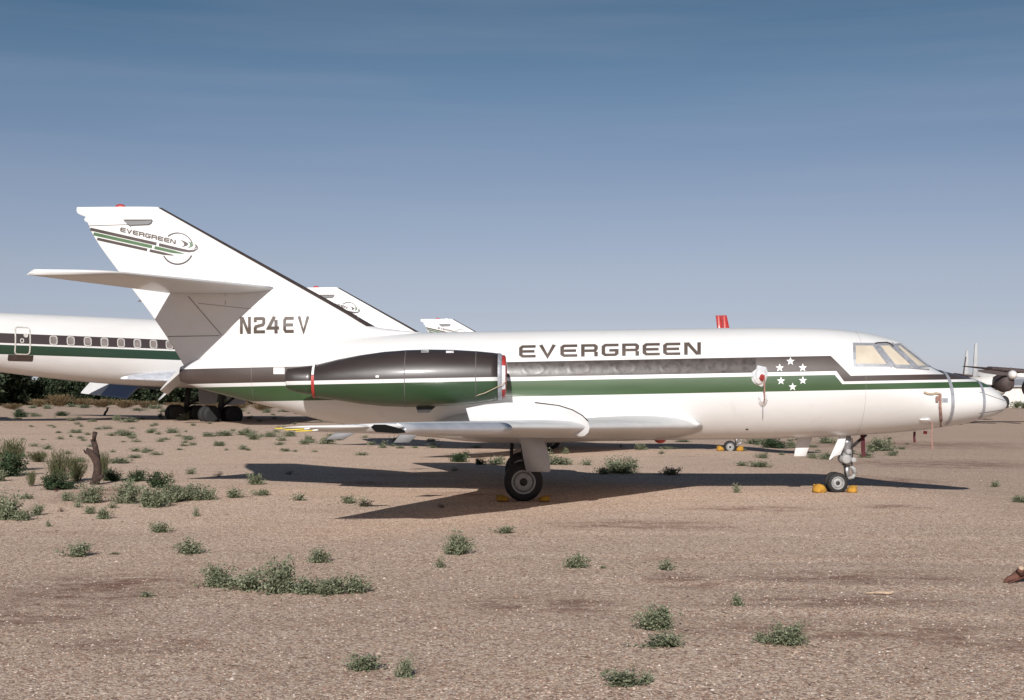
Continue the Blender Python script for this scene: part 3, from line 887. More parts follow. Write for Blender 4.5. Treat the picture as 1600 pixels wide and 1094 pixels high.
    for q_ in (ribbon([(1366, 536), (1394, 573)], 5.0, 5), ribbon([(1392.5, 536.5), (1431, 573.5)], 5.0, 5)):
        V2, F2 = conform(q_, fus_y, .015)
        part('window_tape', (V2, F2), M['tape'], fus)
    V2, F2 = conform(ribbon([(1367, 537.0), (1371, 535.4), (1386, 535.0), (1391, 537.0), (1396, 541)], 1.8, 4), fus_y, .02)
    part('window_seal', (V2, F2), M['brown'], fus)
    V2, F2 = conform(ribbon([(1399, 574.2), (1420, 574.6), (1438, 576.0), (1452, 577.2)], 1.8, 4), fus_y, .018)
    part('window_seal', (V2, F2), M['tape'], fus)
    if full:
        st = []
        V, Fc = [], []
        for (cx_, cy_) in ((1235, 564.6), (1218.2, 575), (1254.2, 574.7), (1220.2, 595.2), (1254.4, 594.6), (1238.4, 604.6)):
            P = []
            for k in range(10):
                a = R(-90 + 36 * k); r = 6.7 if k % 2 == 0 else 2.75
                P.append(surf(cx_ + r * math.cos(a), cy_ + r * math.sin(a), fus_y, .005))
            c = surf(cx_, cy_, fus_y, .005)
            part('star', (P + [c], [(k, (k + 1) % 10, 10) for k in range(10)]), M['mark'], fus, False)
        NX = [(375.5, 391.5), (397, 414), (418, 436), (443, 459), (465.5, 483)]
        letters('registration_letter', fin, 'N24EV', NX, lambda X: 495.2 - (X - 375) * 0.010, lambda X: 521.8 - (X - 375) * 0.016, 0.66, fuse_fin_y, .012, 0, .175)
        # dark film over the cabin windows, wrinkled
        nx_, ny_ = 240, 14
        V = []
        for i in range(nx_ + 1):
            px = 793 + (1181 - 793) * i / nx_
            for j in range(ny_ + 1):
                py0 = 565.4 - (px - 800) * 0.0182; py1 = 588.0 - (px - 800) * 0.0150
                v = j / ny_
                py = py0 + .6 + (py1 - py0 - 1.2) * v
                p = surf(px, py, fus_y, .006)
                b = 0.0
                for (wx) in (834, 905.5, 977, 1049, 1121):
                    q = math.hypot((px - wx) / 15.5, (v - .5) / .42)
                    b += 0.0012 * math.exp(-((q - 1) / .16) ** 2)
                b += 0.0014 * mnoise.noise((px * .10, v * 1.2, 0)) * .35 + 0.0004 * mnoise.noise((px * .4, v * 5.0, 3))
                b *= math.sin(math.pi * v) ** .4 if 0 < v < 1 else 0
                V.append((p.x, p.y - max(b, -.004), p.z))
        Fc = [(i * (ny_ + 1) + j, (i + 1) * (ny_ + 1) + j, (i + 1) * (ny_ + 1) + j + 1, i * (ny_ + 1) + j + 1) for i in range(nx_) for j in range(ny_)]
        part('window_film', (V, Fc), M['film'], fus)
        # tape bands round the nose
        for x0, wd in ((7.83, .065), (8.46, .055)):
            rings = []
            for x in (x0, x0 + wd):
                zt, zb, zc, w = float(ft(x)) + .006, float(fb(x)) - .006, float(fcz(x)), float(fw(x)) + .006
                rings.append([(x, w * math.cos(a), zc + (zt - zc if math.sin(a) > 0 else zc - zb) * math.sin(a)) for a in np.linspace(R(-62), R(242), 60)])
            part('tape_band', loft(rings, False, False, False), M['tape'], fus)
        qs = ribbon([(1530, 612.5), (1569.5, 626)], .7, 4) + ribbon([(1530, 646), (1568, 640.5)], .7, 4)
        part('radome_seam', conform(qs, fus_y, .004), M['seam'], fus, False)
        V, Fc = conform(ribbon([(1472, 625.5), (1481, 625.5)], 6.5, 3), fus_y, .008)
        part('tape_patch', (V, Fc), M['tape'], fus)
        for x0 in (-4.7, 6.25):
            rings = []
            for x in (x0, x0 + .004):
                zt, zb, zc, w = float(ft(x)) + .002, float(fb(x)) - .002, float(fcz(x)), float(fw(x)) + .002
                rings.append([(x, w * math.cos(a), zc + (zt - zc if math.sin(a) > 0 else zc - zb) * math.sin(a)) for a in np.linspace(0, 2 * math.pi, 73)])
            part('skin_seam', loft(rings, False, False, False), M['skinseam'], fus)
        # panel seams on the fin, placard aft
        qs = ribbon([(262, 526), (343, 524.6)], .9, 8) + ribbon([(294, 463), (346, 523.5)], .9, 8)
        part('rudder_seam', conform(qs, fin_y, .005), M['seam'], fin, False)
        qs = ribbon([(352, 433), (352, 462)], .6, 8) + ribbon([(352, 470), (352, 476)], .6, 8) + ribbon([(310, 474), (352, 478.5), (395, 483)], .6, 8)
        part('fin_seam', conform(qs, fin_y, .005), M['seam'], fin, False)
        qs = ribbon([(138, 353.0), (200, 351.0)], .8, 8) + ribbon([(200.5, 351.2), (205, 355.5)], .8, 8)
        part('rudder_seam', conform(qs, fin_y, .005), M['seam'], fin, False)
        V, Fc = conform(ribbon([(427.5, 579.5), (444.5, 579.5)], 10, 4), fus_y, .006)
        part('placard', (V, Fc), M['mark'], fus)
        V, Fc = conform(ribbon([(1165, 687 - 16), (1169, 671)], 2, 2), fus_y, .004)
        part('drain_port', (V, Fc), M['dark'], fus)
        # red exhaust interior cheek between nacelle and fuselage seams on the belly
        qs = ribbon([(870, 634.5), (893, 640)], .8, 4)
    return J

jet = build_jet(True, 'business_jet', 'white business jet nearest the camera with brown and green stripes and N24EV on its fin', 'striped jets parked in a row', (0, JY, 0), 0)
SK = ('registration_letter', 'star', 'window_film', 'tape_band', 'tape_patch', 'radome_seam', 'rudder_seam', 'fin_seam', 'skin_seam', 'static_wick', 'drain_port')
jet2 = copy_tree(jet, None, SK)
jet2.location = (.87, 44.85, -.05); jet2.rotation_euler = (0, 0, -R(6))
jet2['label'] = 'white jet directly behind the nearest one, its fin tip rising beside the big fin'
jet3 = copy_tree(jet, None, SK)
jet3.location = (3.70, 65.85, 0); jet3.rotation_euler = (0, 0, -R(4))
jet3['label'] = 'farthest of the striped white jets, only its small fin tip showing above the fuselage'

# ------------------------------------------------------------------ red-tailed aeroplane far behind
def red_tail():
    A = thing('light_aeroplane', 'far aeroplane with a plain red fin poking up above the white fuselage', 'aeroplane', (12.6, 85, 0))
    rings = []
    for x, r, z in ((-2.2, .15, 3.0), (-1, .5, 2.7), (1, .85, 2.5), (4, 1.0, 2.4), (8, 1.0, 2.4), (10, .7, 2.3), (11, .25, 2.2)):
        rings.append([(x, r * math.cos(a), z + r * math.sin(a)) for a in np.linspace(0, 6.283, 24, endpoint=False)])
    part('fuselage', loft(rings), M['white'], A)
    fn = part('tail_fin', prism([(-.05, 6.41), (.22, 6.41), (.40, 5.6), (.95, 3.0), (.16, 3.0)], -.08, .08, .03), M['red'], A)
    part('rudder', prism([(-.42, 6.40), (-.07, 6.40), (.145, 3.0), (-.05, 3.0)], -.06, .06, .02), M['red'], A)
    part('wing', join(prism([(3, 1.9), (5.2, 2.0), (5.0, 2.15), (3, 2.05)], -7, 7)), M['white'], A)
    for (x, y) in ((4.2, -1.6), (4.2, 1.6), (9, 0)):
        part('wheel', lathe_y([(y - .1, .2), (y - .09, .3), (y + .09, .3), (y + .1, .2)], x, .30, 18), M['rubber'], A)
        part('gear_leg', tube([(x, y, .3), (x, y, 2.0)], .06, 8), M['steel'], A)
red_tail()

# ------------------------------------------------------------------ airliner at left
def airliner():
    psi = R(32)
    O = (-28.5, 86.6, 0)
    A = thing('airliner', 'large white airliner at left with oval windows and lowered flaps', 'airliner', O, (0, R(1.2), psi))
    t = NT('airliner_paint')
    co = t.obj_co(); sep = t.n('ShaderNodeSeparateXYZ'); t.t.links.new(co, sep.inputs[0]); z = sep.outputs[2]
    def band(a, b): return t.M('MULTIPLY', t.mr(z, a - .006, a + .006), t.mr(z, b - .006, b + .006, 1, 0))
    gr = t.noise(co, .7, 5, .6, (.4, 1, 1.4))
    col = t.mix(t.mr(gr, .45, .75, 0, .4), (.68, .67, .66), (.52, .50, .48))
    col = t.mix(band(4.65, 5.235), col, (.045, .032, .032)); col = t.mix(band(3.99, 4.545), col, (.014, .042, .024))
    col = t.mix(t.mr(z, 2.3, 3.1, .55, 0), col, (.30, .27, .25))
    t.base(col, .42, 0, .3)
    P = t.m
    xs_ = [-16, -12, -8, -5, -3, 0, 3, 6, 9, 14, 22, 27, 30, 31.5]
    tp = pchip(xs_, [6.0, 6.25, 6.42, 6.50, 6.53, 6.55, 6.57, 6.58, 6.58, 6.58, 6.55, 6.2, 5.5, 4.9])
    bt = pchip(xs_, [5.4, 4.6, 3.75, 3.25, 3.0, 2.70, 2.46, 2.33, 2.28, 2.28, 2.35, 2.7, 3.4, 4.2])
    hw = pchip(xs_, [.25, .8, 1.35, 1.65, 1.78, 1.85, 1.87, 1.87, 1.87, 1.87, 1.85, 1.5, .8, .1])
    def yf(x, zz):
        T_, B_, W_ = float(tp(x)), float(bt(x)), float(hw(x))
        c = (T_ + B_) / 2
        q = min(abs(zz - c) / ((T_ - B_) / 2), 1)
        return W_ * math.sqrt(max(0, 1 - q * q))
    rings = []
    for x in np.linspace(-16, 31.5, 70):
        T_, B_, W_ = float(tp(x)), float(bt(x)), float(hw(x))
        rings.append([(x, W_ * math.cos(a), (T_ + B_) / 2 + (T_ - B_) / 2 * math.sin(a)) for a in np.linspace(0, 6.28318, 56, endpoint=False)])
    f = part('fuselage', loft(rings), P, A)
    def rrect(cx, cz, w, h, r, n=5):
        o = []
        for (sx, sz, a0) in ((1, 1, 0), (-1, 1, 90), (-1, -1, 180), (1, -1, 270)):
            for k in range(n):
                a = R(a0 + 90 * k / (n - 1))
                o.append((cx + sx * (w / 2 - r) + r * math.cos(a), cz + sz * (h / 2 - r) + r * math.sin(a)))
        if h > 1:      # split the long sides so that they follow the curved skin
            o2 = []
            for i_, p in enumerate(o):
                o2.append(p); p2 = o[(i_ + 1) % len(o)]
                k_ = int(abs(p2[1] - p[1]) / .12)
                for j_ in range(1, k_): o2.append((p[0] + (p2[0] - p[0]) * j_ / k_, p[1] + (p2[1] - p[1]) * j_ / k_))
            o = o2
        return o
    fr = simple('window_surround', (.62, .60, .55), .4, .3); gl = simple('grey_window', (.20, .17, .16), .25, 0, .5, .25, 3)
    def ringframe(o1, o2, off, mat, nm, par):
        V = []
        for o_ in (o1, o2):
            V += [(p[0], -yf(p[0], p[1]) - off, p[1]) for p in o_]
        n = len(o1)
        return part(nm, (V, [(i, (i + 1) % n, n + (i + 1) % n, n + i) for i in range(n)]), mat, par, False)
    for k in range(16):
        cx = k * 1.016; cz = 4.925
        o1 = rrect(cx, cz, .47, .56, .15); o0 = rrect(cx, cz, .36, .45, .11)
        V = [(p[0], -yf(p[0], p[1]) - .015, p[1]) for p in o0]
        w = part('window', (V, [tuple(range(len(V)))]), gl, f, False)
        ringframe(o1, o0, .03, fr, 'window_frame', w)
    do, di = rrect(-1.78, 4.83, .92, 1.68, .2), rrect(-1.78, 4.83, .76, 1.54, .12)
    if len(do) != len(di): di = [(-1.78 + (p[0] + 1.78) * .76 / .92, 4.83 + (p[1] - 4.83) * 1.54 / 1.68) for p in do]
    d = ringframe(do, di, .03, fr, 'door_frame', f)
    V = []
    for (cx, cz, r) in ((-1.60, 5.15, .13),):
        o1 = [(cx + r * math.cos(a), cz + r * math.sin(a)) for a in np.linspace(0, 6.283, 16, endpoint=False)]
        V = [(p[0], -yf(p[0], p[1]) - .02, p[1]) for p in o1]
        part('door_window', (V, [tuple(range(16))]), fr, d, False)
    o1 = rrect(-1.82, 4.83, .22, .26, .08); o0 = rrect(-1.82, 4.83, .12, .16, .05)
    ringframe(o1, o0, .03, fr, 'door_handle', d)
    V = [(x, -yf(x, zz) - .025, zz) for x, zz in ((-2.55, 3.98), (-2.55, 3.70), (-2.5, 3.62), (-1.15, 3.62), (-1.12, 3.70), (-1.12, 3.98))]
    part('door_sill', (V, [tuple(range(6))]), M['brown'], d, False)
    # wings
    for s in (-1, 1):
        rr = []
        for k, le, te, zz, tk in ((0, 20, 8.0, 2.75, .55), (2.2, 18.5, 8.0, 2.80, .50), (8, 13.0, 6.2, 3.2, .33), (15, 8.2, 4.4, 3.75, .2), (20, 5.0, 2.8, 4.1, .1)):
            rr.append(airfoil_ring(le, te, s * k, zz, zz - .12, tk, 16))
        w = part('wing', loft(rr), M['grey'], A)
        # fillet over the trailing edge root
        rr = []
        for u in np.linspace(0, 1, 14):
            x = 4.2 + 6.2 * u
            hgt = .10 + .85 * u ** .7
            rr.append([(x, s * (1.45 + (.75 * u + .05) * max(0, math.cos(a))), 2.72 + hgt * math.sin(a) * (1 if math.sin(a) > 0 else .25)) for a in np.linspace(-math.pi / 2, math.pi / 2, 13)])
        part('wing_fillet', loft(rr, True, True, True), M['slat'], w)
        # lowered flaps
        blue = M['blueflap']
        for (y0, y1, mt) in (((2.0, 3.6, M['wing']), (8.2, 10.6, M['wing'])) if s < 0 else ((3.4, 6.75, blue), (6.8, 8.9, M['wing']))):
            x0 = float(np.interp(y0, [0, 8, 15], [8.0, 6.2, 2.6])); x1 = float(np.interp(y1, [0, 8, 15], [8.0, 6.2, 2.6]))
            z0 = float(np.interp(y0, [0, 8, 15], [2.55, 3.0, 3.6])); z1 = float(np.interp(y1, [0, 8, 15], [2.55, 3.0, 3.6]))
            rr = []
            for (yy, xx, zz) in ((y0, x0, z0), (y1, x1, z1)):
                c = 1.55
                rr.append([(xx + .25, s * yy, zz + .02), (xx - .05, s * yy, zz + .10), (xx - .72 * c, s * yy, zz - .74 * c), (xx - .74 * c, s * yy, zz - .80 * c), (xx - .1, s * yy, zz - .28)])
            part('flap', loft(rr), mt, w, False)
        # bogie with four wheels
        yb = s * 3.2
        leg = part('gear_leg', join(tube([(10.2, yb, 2.6), (10.0, yb, .6)], .19, 12), tube([(8.9, yb, .58), (11.1, yb, .58)], .12, 10), tube([(11.8, yb, 2.4), (10.1, yb, 1.1)], .09, 8)), M['dark'], A)
        part('gear_door', prism([(10.6, 2.4), (12.0, 2.4), (11.9, 1.3), (10.7, 1.2)], yb - s * .6, yb - s * .64), M['grey'], leg, False)
        for x in (9.3, 10.75):
            for dy in (-.42, .42):
                y = yb + dy
                ty = part('wheel', lathe_y([(y - .2, .3), (y - .2, .46), (y - .15, .55), (y - .06, .585), (y + .06, .585), (y + .15, .55), (y + .2, .46), (y + .2, .3)], x, .60, 24), M['rubber'], A)
                part('rim', lathe_y([(y - .19, .3), (y - .12, .28), (y - .12, .1)], x, .6, 18), M['steel'], ty)
        for (ye, xe) in ((8.0, 15.0), (13.5, 9.8)):
            rr = []
            for x, r in ((-2.6, .3), (-2, .5), (0, .68), (1.5, .70), (2.4, .62), (2.5, .5)):
                rr.append([(xe + x, s * ye + r * math.cos(a), 2.35 + ye * .045 + r * math.sin(a)) for a in np.linspace(0, 6.283, 24, endpoint=False)])
            e = part('engine', loft(rr), M['grey'], A)
    # tail (beyond the left edge of the picture)
    part('tail_fin', prism([(-7.5, 6.3), (-13.5, 12.2), (-16.2, 12.2), (-15.6, 6.0)], -.18, .18, .05), M['white'], A)
    for s in (-1, 1):
        rr = [airfoil_ring(-11, -15, s * .4, 6.0, 5.95, .22, 12), airfoil_ring(-14.6, -16.6, s * 6.6, 6.5, 6.48, .1, 12)]
        part('tailplane', loft(rr), M['white'], A)
    for dy in (-.3, .3):
        part('wheel', lathe_y([(dy - .12, .2), (dy - .12, .36), (dy, .42), (dy + .12, .36), (dy + .12, .2)], 27.5, .42, 20), M['rubber'], A)
    part('gear_leg', tube([(27.5, 0, .4), (27.5, 0, 3.2)], .11, 10), M['steel'], A)
M['blueflap'] = simple('blue_grey_flap', (.16, .19, .28), .4, .2, .2, .15, 3)
airliner()

# ------------------------------------------------------------------ propeller aircraft and hangar at right
def prop_plane(name, label, X, Y, z0, fin_px, hub_px, wing, right):
    A = thing(name, label, 'aeroplane', (X, Y, 0), (0, 0, 0), None)
    k = Y / F
    def q(px, py): return ((px - 800) * k - X, CH + (HZ - py) * k)
    return A, q
M['pale'] = simple('weathered_white', (.62, .60, .57), .55, .1, 0, .12, 3)
M['finpale'] = simple('chalky_grey_fin', (.36, .36, .37), .6, 0, 0, .12, 3)
M['hull'] = simple('dark_weathered_metal', (.055, .038, .036), .7, .0, 0, .3, 3)
def right_planes():
    # nearer: a propeller transport seen from its front quarter
    Y = 84.0; X = (1574 - 800) * Y / F; k = Y / F
    q = lambda px, py: ((px - 800) * k - X, CH + (HZ - py) * k)
    A = thing('propeller_transport', 'old propeller transport beyond the jet nose, white spinner over a dark engine', 'aeroplane', (X, Y, 0))
    hx, hz = q(1574, 586)
    rr = []
    for y, r, dz, dx in ((-1.2, .10, 0, 0), (-1.0, .24, 0, 0), (-.7, .30, 0, 0)):
        rr.append([(hx + r * math.cos(a), y, hz + r * math.sin(a)) for a in np.linspace(0, 6.283, 20, endpoint=False)])
    sp = part('spinner', loft(rr), M['pale'], A)
    for (a, b) in (((1521, 579.3), .09), ((1607, 587.2), .09), ((1570, 575), .07)):
        e = q(*a); d = np.array(e) - np.array((hx, hz)); L = np.linalg.norm(d); d /= L; n = np.array((-d[1], d[0]))
        P = [np.array((hx, hz)) + d * L * t + n * w for t, w in ((.05, .07), (.4, .12), (.8, .11), (1, .06), (1, -.05), (.8, -.09), (.4, -.1), (.05, -.07))]
        part('propeller_blade', prism([tuple(p) for p in P], -.90, -.84), M['hull'] if a[0] < 1600 else M['pale'], sp, False)
    rr = []
    for y, r, dx, dz in ((-.72, .34, -.12, -.36), (-.6, .48, -.18, -.46), (0, .52, -.25, -.48), (.5, .46, -.32, -.44), (.9, .32, -.38, -.38)):
        rr.append([(hx + dx + r * .82 * math.cos(a), y, hz + dz + r * 1.05 * math.sin(a)) for a in np.linspace(0, 6.283, 24, endpoint=False)])
    nc = part('engine_nacelle', loft(rr), M['hull'], A)
    # engine chin and leg down to the wheel
    part('gear_leg', tube([(hx - .4, .6, hz - .5), (hx - 2.85, .6, .5)], .10, 8), M['hull'], nc)
    part('wheel', lathe_y([(.0, .3), (.02, .5), (.2, .55), (.38, .5), (.4, .3)], hx - 2.85, .55, 20), M['rubber'], A)
    # wing bar running out to both sides
    rr = []
    for px, py, t, c in ((1523, 571.6, .05, .8), (1560, 575.5, .13, 1.8), (1561, 575.5, .24, 2.0), (1600, 579.5, .32, 2.6), (1660, 586, .4, 3.0), (1700, 588, .4, 3.0)):
        x, z = q(px, py)
        rr.append([(x, 2.0 - c * .5 + c * u, z + t * v) for u, v in ((0, 0), (.1, .45), (.4, .6), (1, .1), (1, -.05), (.4, -.45), (.1, -.4))])
    part('wing', loft(rr), M['hull'], A)
    # fuselage trailing off behind
    rr = []
    for y, px, py, r in ((7.0, 1526, 598, .25), (5.0, 1534, 600, .5), (2.5, 1548, 600, .62), (.7, 1563, 600, .5)):
        x, z = q(px, py)
        rr.append([(x + r * 1.2 * math.cos(a), y, z + r * .75 * math.sin(a)) for a in np.linspace(0, 6.283, 24, endpoint=False)])
    part('boom', loft(rr), M['pale'], A)
    o = [q(1571.5, 592), q(1573, 560), q(1575.5, 531), (q(1579.5, 530)), q(1581, 592)]
    part('tail_fin', prism(o, 6.0, 6.14, .03), M['finpale'], A)
    # main body to the right of the frame
    rr = []
    for y, r in ((-3.5, .3), (-3.0, .9), (-1.5, 1.3), (6, 1.35), (10, .8), (13, .2)):
        rr.append([(7.5 + r * math.cos(a), y, 2.6 + r * math.sin(a)) for a in np.linspace(0, 6.283, 28, endpoint=False)])
    part('fuselage', loft(rr), M['pale'], A)
    x, z = q(1603, 606)
    rr = [[(x + .3 + .35 * s_ * math.cos(a), y, z + .5 * s_ * math.sin(a)) for a in np.linspace(0, 6.283, 16, endpoint=False)] for y, s_ in ((-.4, .5), (-.2, 1), (.6, 1), (.9, .6))]
    part('wheel_fairing', loft(rr), M['hull'], A)
    part('gear_leg', tube([(7.5, -1.5, 2), (7.5, -1.5, .3)], .1, 8), M['hull'], A)
    # farther one
    Y = 97.0; X = (1530 - 800) * Y / F; k = Y / F
    q2 = lambda px, py: ((px - 800) * k - X, CH + (HZ - py) * k)
    B = thing('propeller_transport', 'farther propeller transport with slender grey fin and dark wing above the jet nose', 'aeroplane', (X, Y, 0))
    o = [q2(1525.5, 592), q2(1528.5, 570), q2(1532, 545.5), q2(1535, 544), q2(1537, 592)]
    part('tail_fin', prism(o, 3.0, 3.14, .03), M['finpale'], B)
    o = [q2(1525.5, 592), q2(1528.5, 570), q2(1530.5, 556), q2(1531.8, 556), q2(1529.7, 572), q2(1527.3, 592)]
    part('fin_edge', prism(o, 2.96, 2.995), M['hull'], B, False)
    rr = []
    for px, py, t, c in ((1491, 583.6, .03, .7), (1508, 588, .12, 1.4), (1522, 592, .24, 2.0), (1531, 594.5, .32, 2.2)):
        x, z = q2(px, py)
        rr.append([(x, -c * .5 + c * u, z + t * v) for u, v in ((0, 0), (.1, .8), (.4, 1), (1, .1), (1, -.05), (.4, -1), (.1, -.8))])
    part('wing', loft(rr), M['hull'], B)
    rr = []
    for y, px, py, r in ((-2.5, 1540, 603, .3), (-2, 1540, 603, .8), (1, 1537, 602, .95), (4, 1533, 598, .6), (6, 1531, 595, .2)):
        x, z = q2(px, py)
        rr.append([(x + r * math.cos(a), y, z + r * math.sin(a)) for a in np.linspace(0, 6.283, 24, endpoint=False)])
    part('fuselage', loft(rr), M['pale'], B)
    for dx in (-1.7, -0.9):
        x, z = q2(1538, 603)
        part('wheel', lathe_y([(.0, .3), (.02, .45), (.3, .45), (.32, .3)], x + dx, .45, 18), M['rubber'], B)
        part('gear_leg', tube([(x + dx, .15, .45), (x + dx * .6, .15, z)], .09, 8), M['hull'], B)
    # low white hangar
    Y = 165.0; k = Y / F
    q3 = lambda px, py: ((px - 800) * k, CH + (HZ - py) * k)
    x0, zt = q3(1566, 602.5); x1 = q3(1680, 0)[0]
    Hh = thing('hangar', 'low white hangar with grey roof at the far right edge', 'building', ((x0 + x1) / 2, Y, 0))
    hw = (x1 - x0) / 2
    wall = part('wall', box(-hw, hw, 0, 12, 0, zt), M['pale'], Hh, False)
    n = 12
    for i in range(n):
        xx = -hw + .02 + i * (2 * hw - .04) / n
        part('wall_panel', box(xx + .02, xx + (2 * hw - .04) / n - .02, -.06, -.002, .15, zt - .25), M['pale'], wall, False)
    zr = q3(0, 592)[1]
    V = [(-hw - .4, -.5, zt), (hw + .4, -.5, zt), (hw + .4, 6, zr), (-hw - .4, 6, zr), (-hw - .4, 12.5, zt), (hw + .4, 12.5, zt),
         (-hw - .4, -.5, zt - .14), (hw + .4, -.5, zt - .14), (hw + .4, 12.5, zt - .14), (-hw - .4, 12.5, zt - .14)]
    part('roof', (V, [(0, 1, 2, 3), (3, 2, 5, 4), (6, 7, 1, 0), (4, 5, 8, 9), (6, 9, 8, 7), (0, 3, 4, 9, 6), (1, 7, 8, 5, 2)]), M['grey'], Hh, False)
right_planes()

# ------------------------------------------------------------------ things hanging on and lying round the jet
def W(p): return Vector((p.x, p.y + JY, p.z))
def strip(pts, wd, yoff=0.0):
    """a cloth ribbon along world points, lying in the XZ plane, with thickness"""
    rings = []
    for i, p in enumerate(pts):
        p = Vector(p)
        d = Vector(pts[min(i + 1, len(pts) - 1)]) - Vector(pts[max(i - 1, 0)])
        n = Vector((d.z, 0, -d.x)).normalized() * wd / 2
        rings.append([p - n + Vector((0, -.004, 0)), p + n + Vector((0, -.004, 0)), p + n + Vector((0, .004, 0)), p - n + Vector((0, .004, 0))])
    return loft(rings)
def dangling(name, pts, wd, mat, label, cat='streamer', group='streamers hanging on the jet'):
    o = obj(name, mesh(name, *strip(pts, wd), mat, False)); tag(o, label, cat, group)
    return o
def crumple(name, px, py, rx, ry, label, cat, mat, seed, depth=.10, yf=fus_y, base_off=.01):
    rnd = np.random.default_rng(seed)
    n, m = 7, 14
    V = [W(surf(px, py, yf, base_off)) + Vector((0, -depth, 0))]
    for i in range(1, n + 1):
        r = i / n
        for j in range(m):
            a = j / m * 6.283
            jit = 1 + (rnd.random() - .5) * (.5 if i == n else .25)
            p = W(surf(px + rx * r * jit * math.cos(a), py + ry * r * jit * math.sin(a), yf, base_off))
            V.append(p + Vector((0, -depth * (1 - r ** 2) - .02 * rnd.random() * (1 - r), 0)))
    Fc = [(0, 1 + j, 1 + (j + 1) % m) for j in range(m)]
    for i in range(n - 1):
        for j in range(m):
            Fc.append((1 + i * m + j, 1 + i * m + (j + 1) % m, 1 + (i + 1) * m + (j + 1) % m, 1 + (i + 1) * m + j))
    o = obj(name, mesh(name, V, Fc, mat, False)); tag(o, label, cat)
    return o
c1 = crumple('foil_cover', 1187, 588, 13.5, 15.5, 'large crumpled foil cover taped on the fuselage stripes beside the stars', 'foil cover', M['foil'], 3)
V = []
pp = W(surf(1189, 590, fus_y, .13))
o = crumple('red_plug', 1188.5, 590, 4.6, 6.0, 'red cloth plug in the middle of the large foil cover', 'plug', M['red'], 5, .05, fus_y, .10)
dangling('streamer', [W(surf(1192.3, y, fus_y, .135)) for y in (592, 600, 606, 612, 618, 626)], .028, M['fade'], 'faded streamer falling from the large foil cover to the small one')
crumple('foil_cover', 1192, 625, 7.5, 9.0, 'small foil patch on white paint below the larger crumpled cover', 'foil cover', M['foil'], 8, .06)
dangling('streamer', [W(surf(1191.5, y, fus_y, .03)) for y in (633, 640, 648, 654)], .014, M['tape'], 'thin grey streamer tail below the small foil patch')
crumple('foil_cover', 1446, 657, 9.5, 4.2, 'flat foil patch low on the nose', 'foil cover', M['foil'], 12, .05)
p0 = W(surf(1455, 659.5, fus_y, .03))
dangling('streamer', [p0 + Vector((.0, 0, -k * .07)) + Vector((.012 * math.sin(k * 1.3), 0, 0)) for k in range(8)], .028, M['fade'], 'long thin pink streamer hanging from the flat foil patch under the nose')
pts = [surf(x, y, fus_y, .03) for x, y in ((1443, 612.5), (1449, 615), (1456, 615.5), (1462, 614), (1468, 615.5))]
dangling('tie_rope', [W(p) for p in pts], .032, M['rope'], 'brown twisted tie running sideways to the pink nose streamer', 'tie')
pts = [surf(x, y, fus_y, .04) for x, y in ((1468, 615), (1468.3, 625), (1468, 635), (1469, 645), (1470, 655), (1469.5, 667))]
dangling('streamer', [W(p) for p in pts], .045, M['fade'], 'wide pink streamer hanging down the side of the nose before the tape band')
pts = [surf(x, y, fus_y, .055) for x, y in ((1463, 619), (1463.2, 627))]
dangling('streamer', [W(p) for p in pts], .05, M['fade'], 'short brown cloth tab beside the wide pink streamer')
dangling('streamer', [(6.42, JY - .04, 1.06), (6.43, JY - .05, .92), (6.435, JY - .04, .75), (6.45, JY - .05, .66)], .075, M['redcloth'], 'dark red streamer hanging in front of the nose gear leg')
dangling('streamer', [(7.36, JY - .1, 1.12), (7.355, JY - .1, 1.02), (7.36, JY - .1, .92)], .042, M['redcloth'], 'short dark streamer hanging under the nose')
dangling('streamer', [(7.56, JY - .1, 1.13), (7.55, JY - .1, 1.075)], .07, M['red'], 'tiny red tab under the nose beside the short dark streamer')

def intake_cover(X0, Y0, label):
    A = thing('intake_cover', label, 'engine cover', (X0, Y0, 2.105), (0, 0, 0))
    rr = []
    for x, r in ((-.006, .335), (.0, .372), (.02, .376), (.055, .366), (.07, .33), (.085, .12), (.088, .01)):
        rr.append([(x, r * math.cos(a), r * math.sin(a)) for a in np.linspace(0, 6.283, 40, endpoint=False)])
    part('disc', loft(rr), M['red'], A)
    A_ = np.linspace(R(150), R(215), 14)
    rr = [[(x, r * math.cos(a), r * math.sin(a)) for x, r in ((-.08, .402), (-.03, .394), (.005, .380), (.058, .371))] for a in A_]
    part('tape_patch', loft(rr, False, False, False), M['foil'], A)
    return A
intake_cover(-.172, JY - 1.66, 'red engine cover with silver tape plugging the front of the nearest nacelle')
a = [(-.10, -1.66 - .375, 2.03), (-.16, -2.055, 1.97), (-.45, -2.02, 1.83), (-.75, -1.92, 1.735), (-.98, -1.80, 1.66)]
o = obj('tie_rope', mesh('tie_rope', *tube([(p[0], p[1] + JY, p[2]) for p in a], .008, 6), M['rope'])); tag(o, 'pale rope slung under the front of the nearest engine nacelle', 'rope')

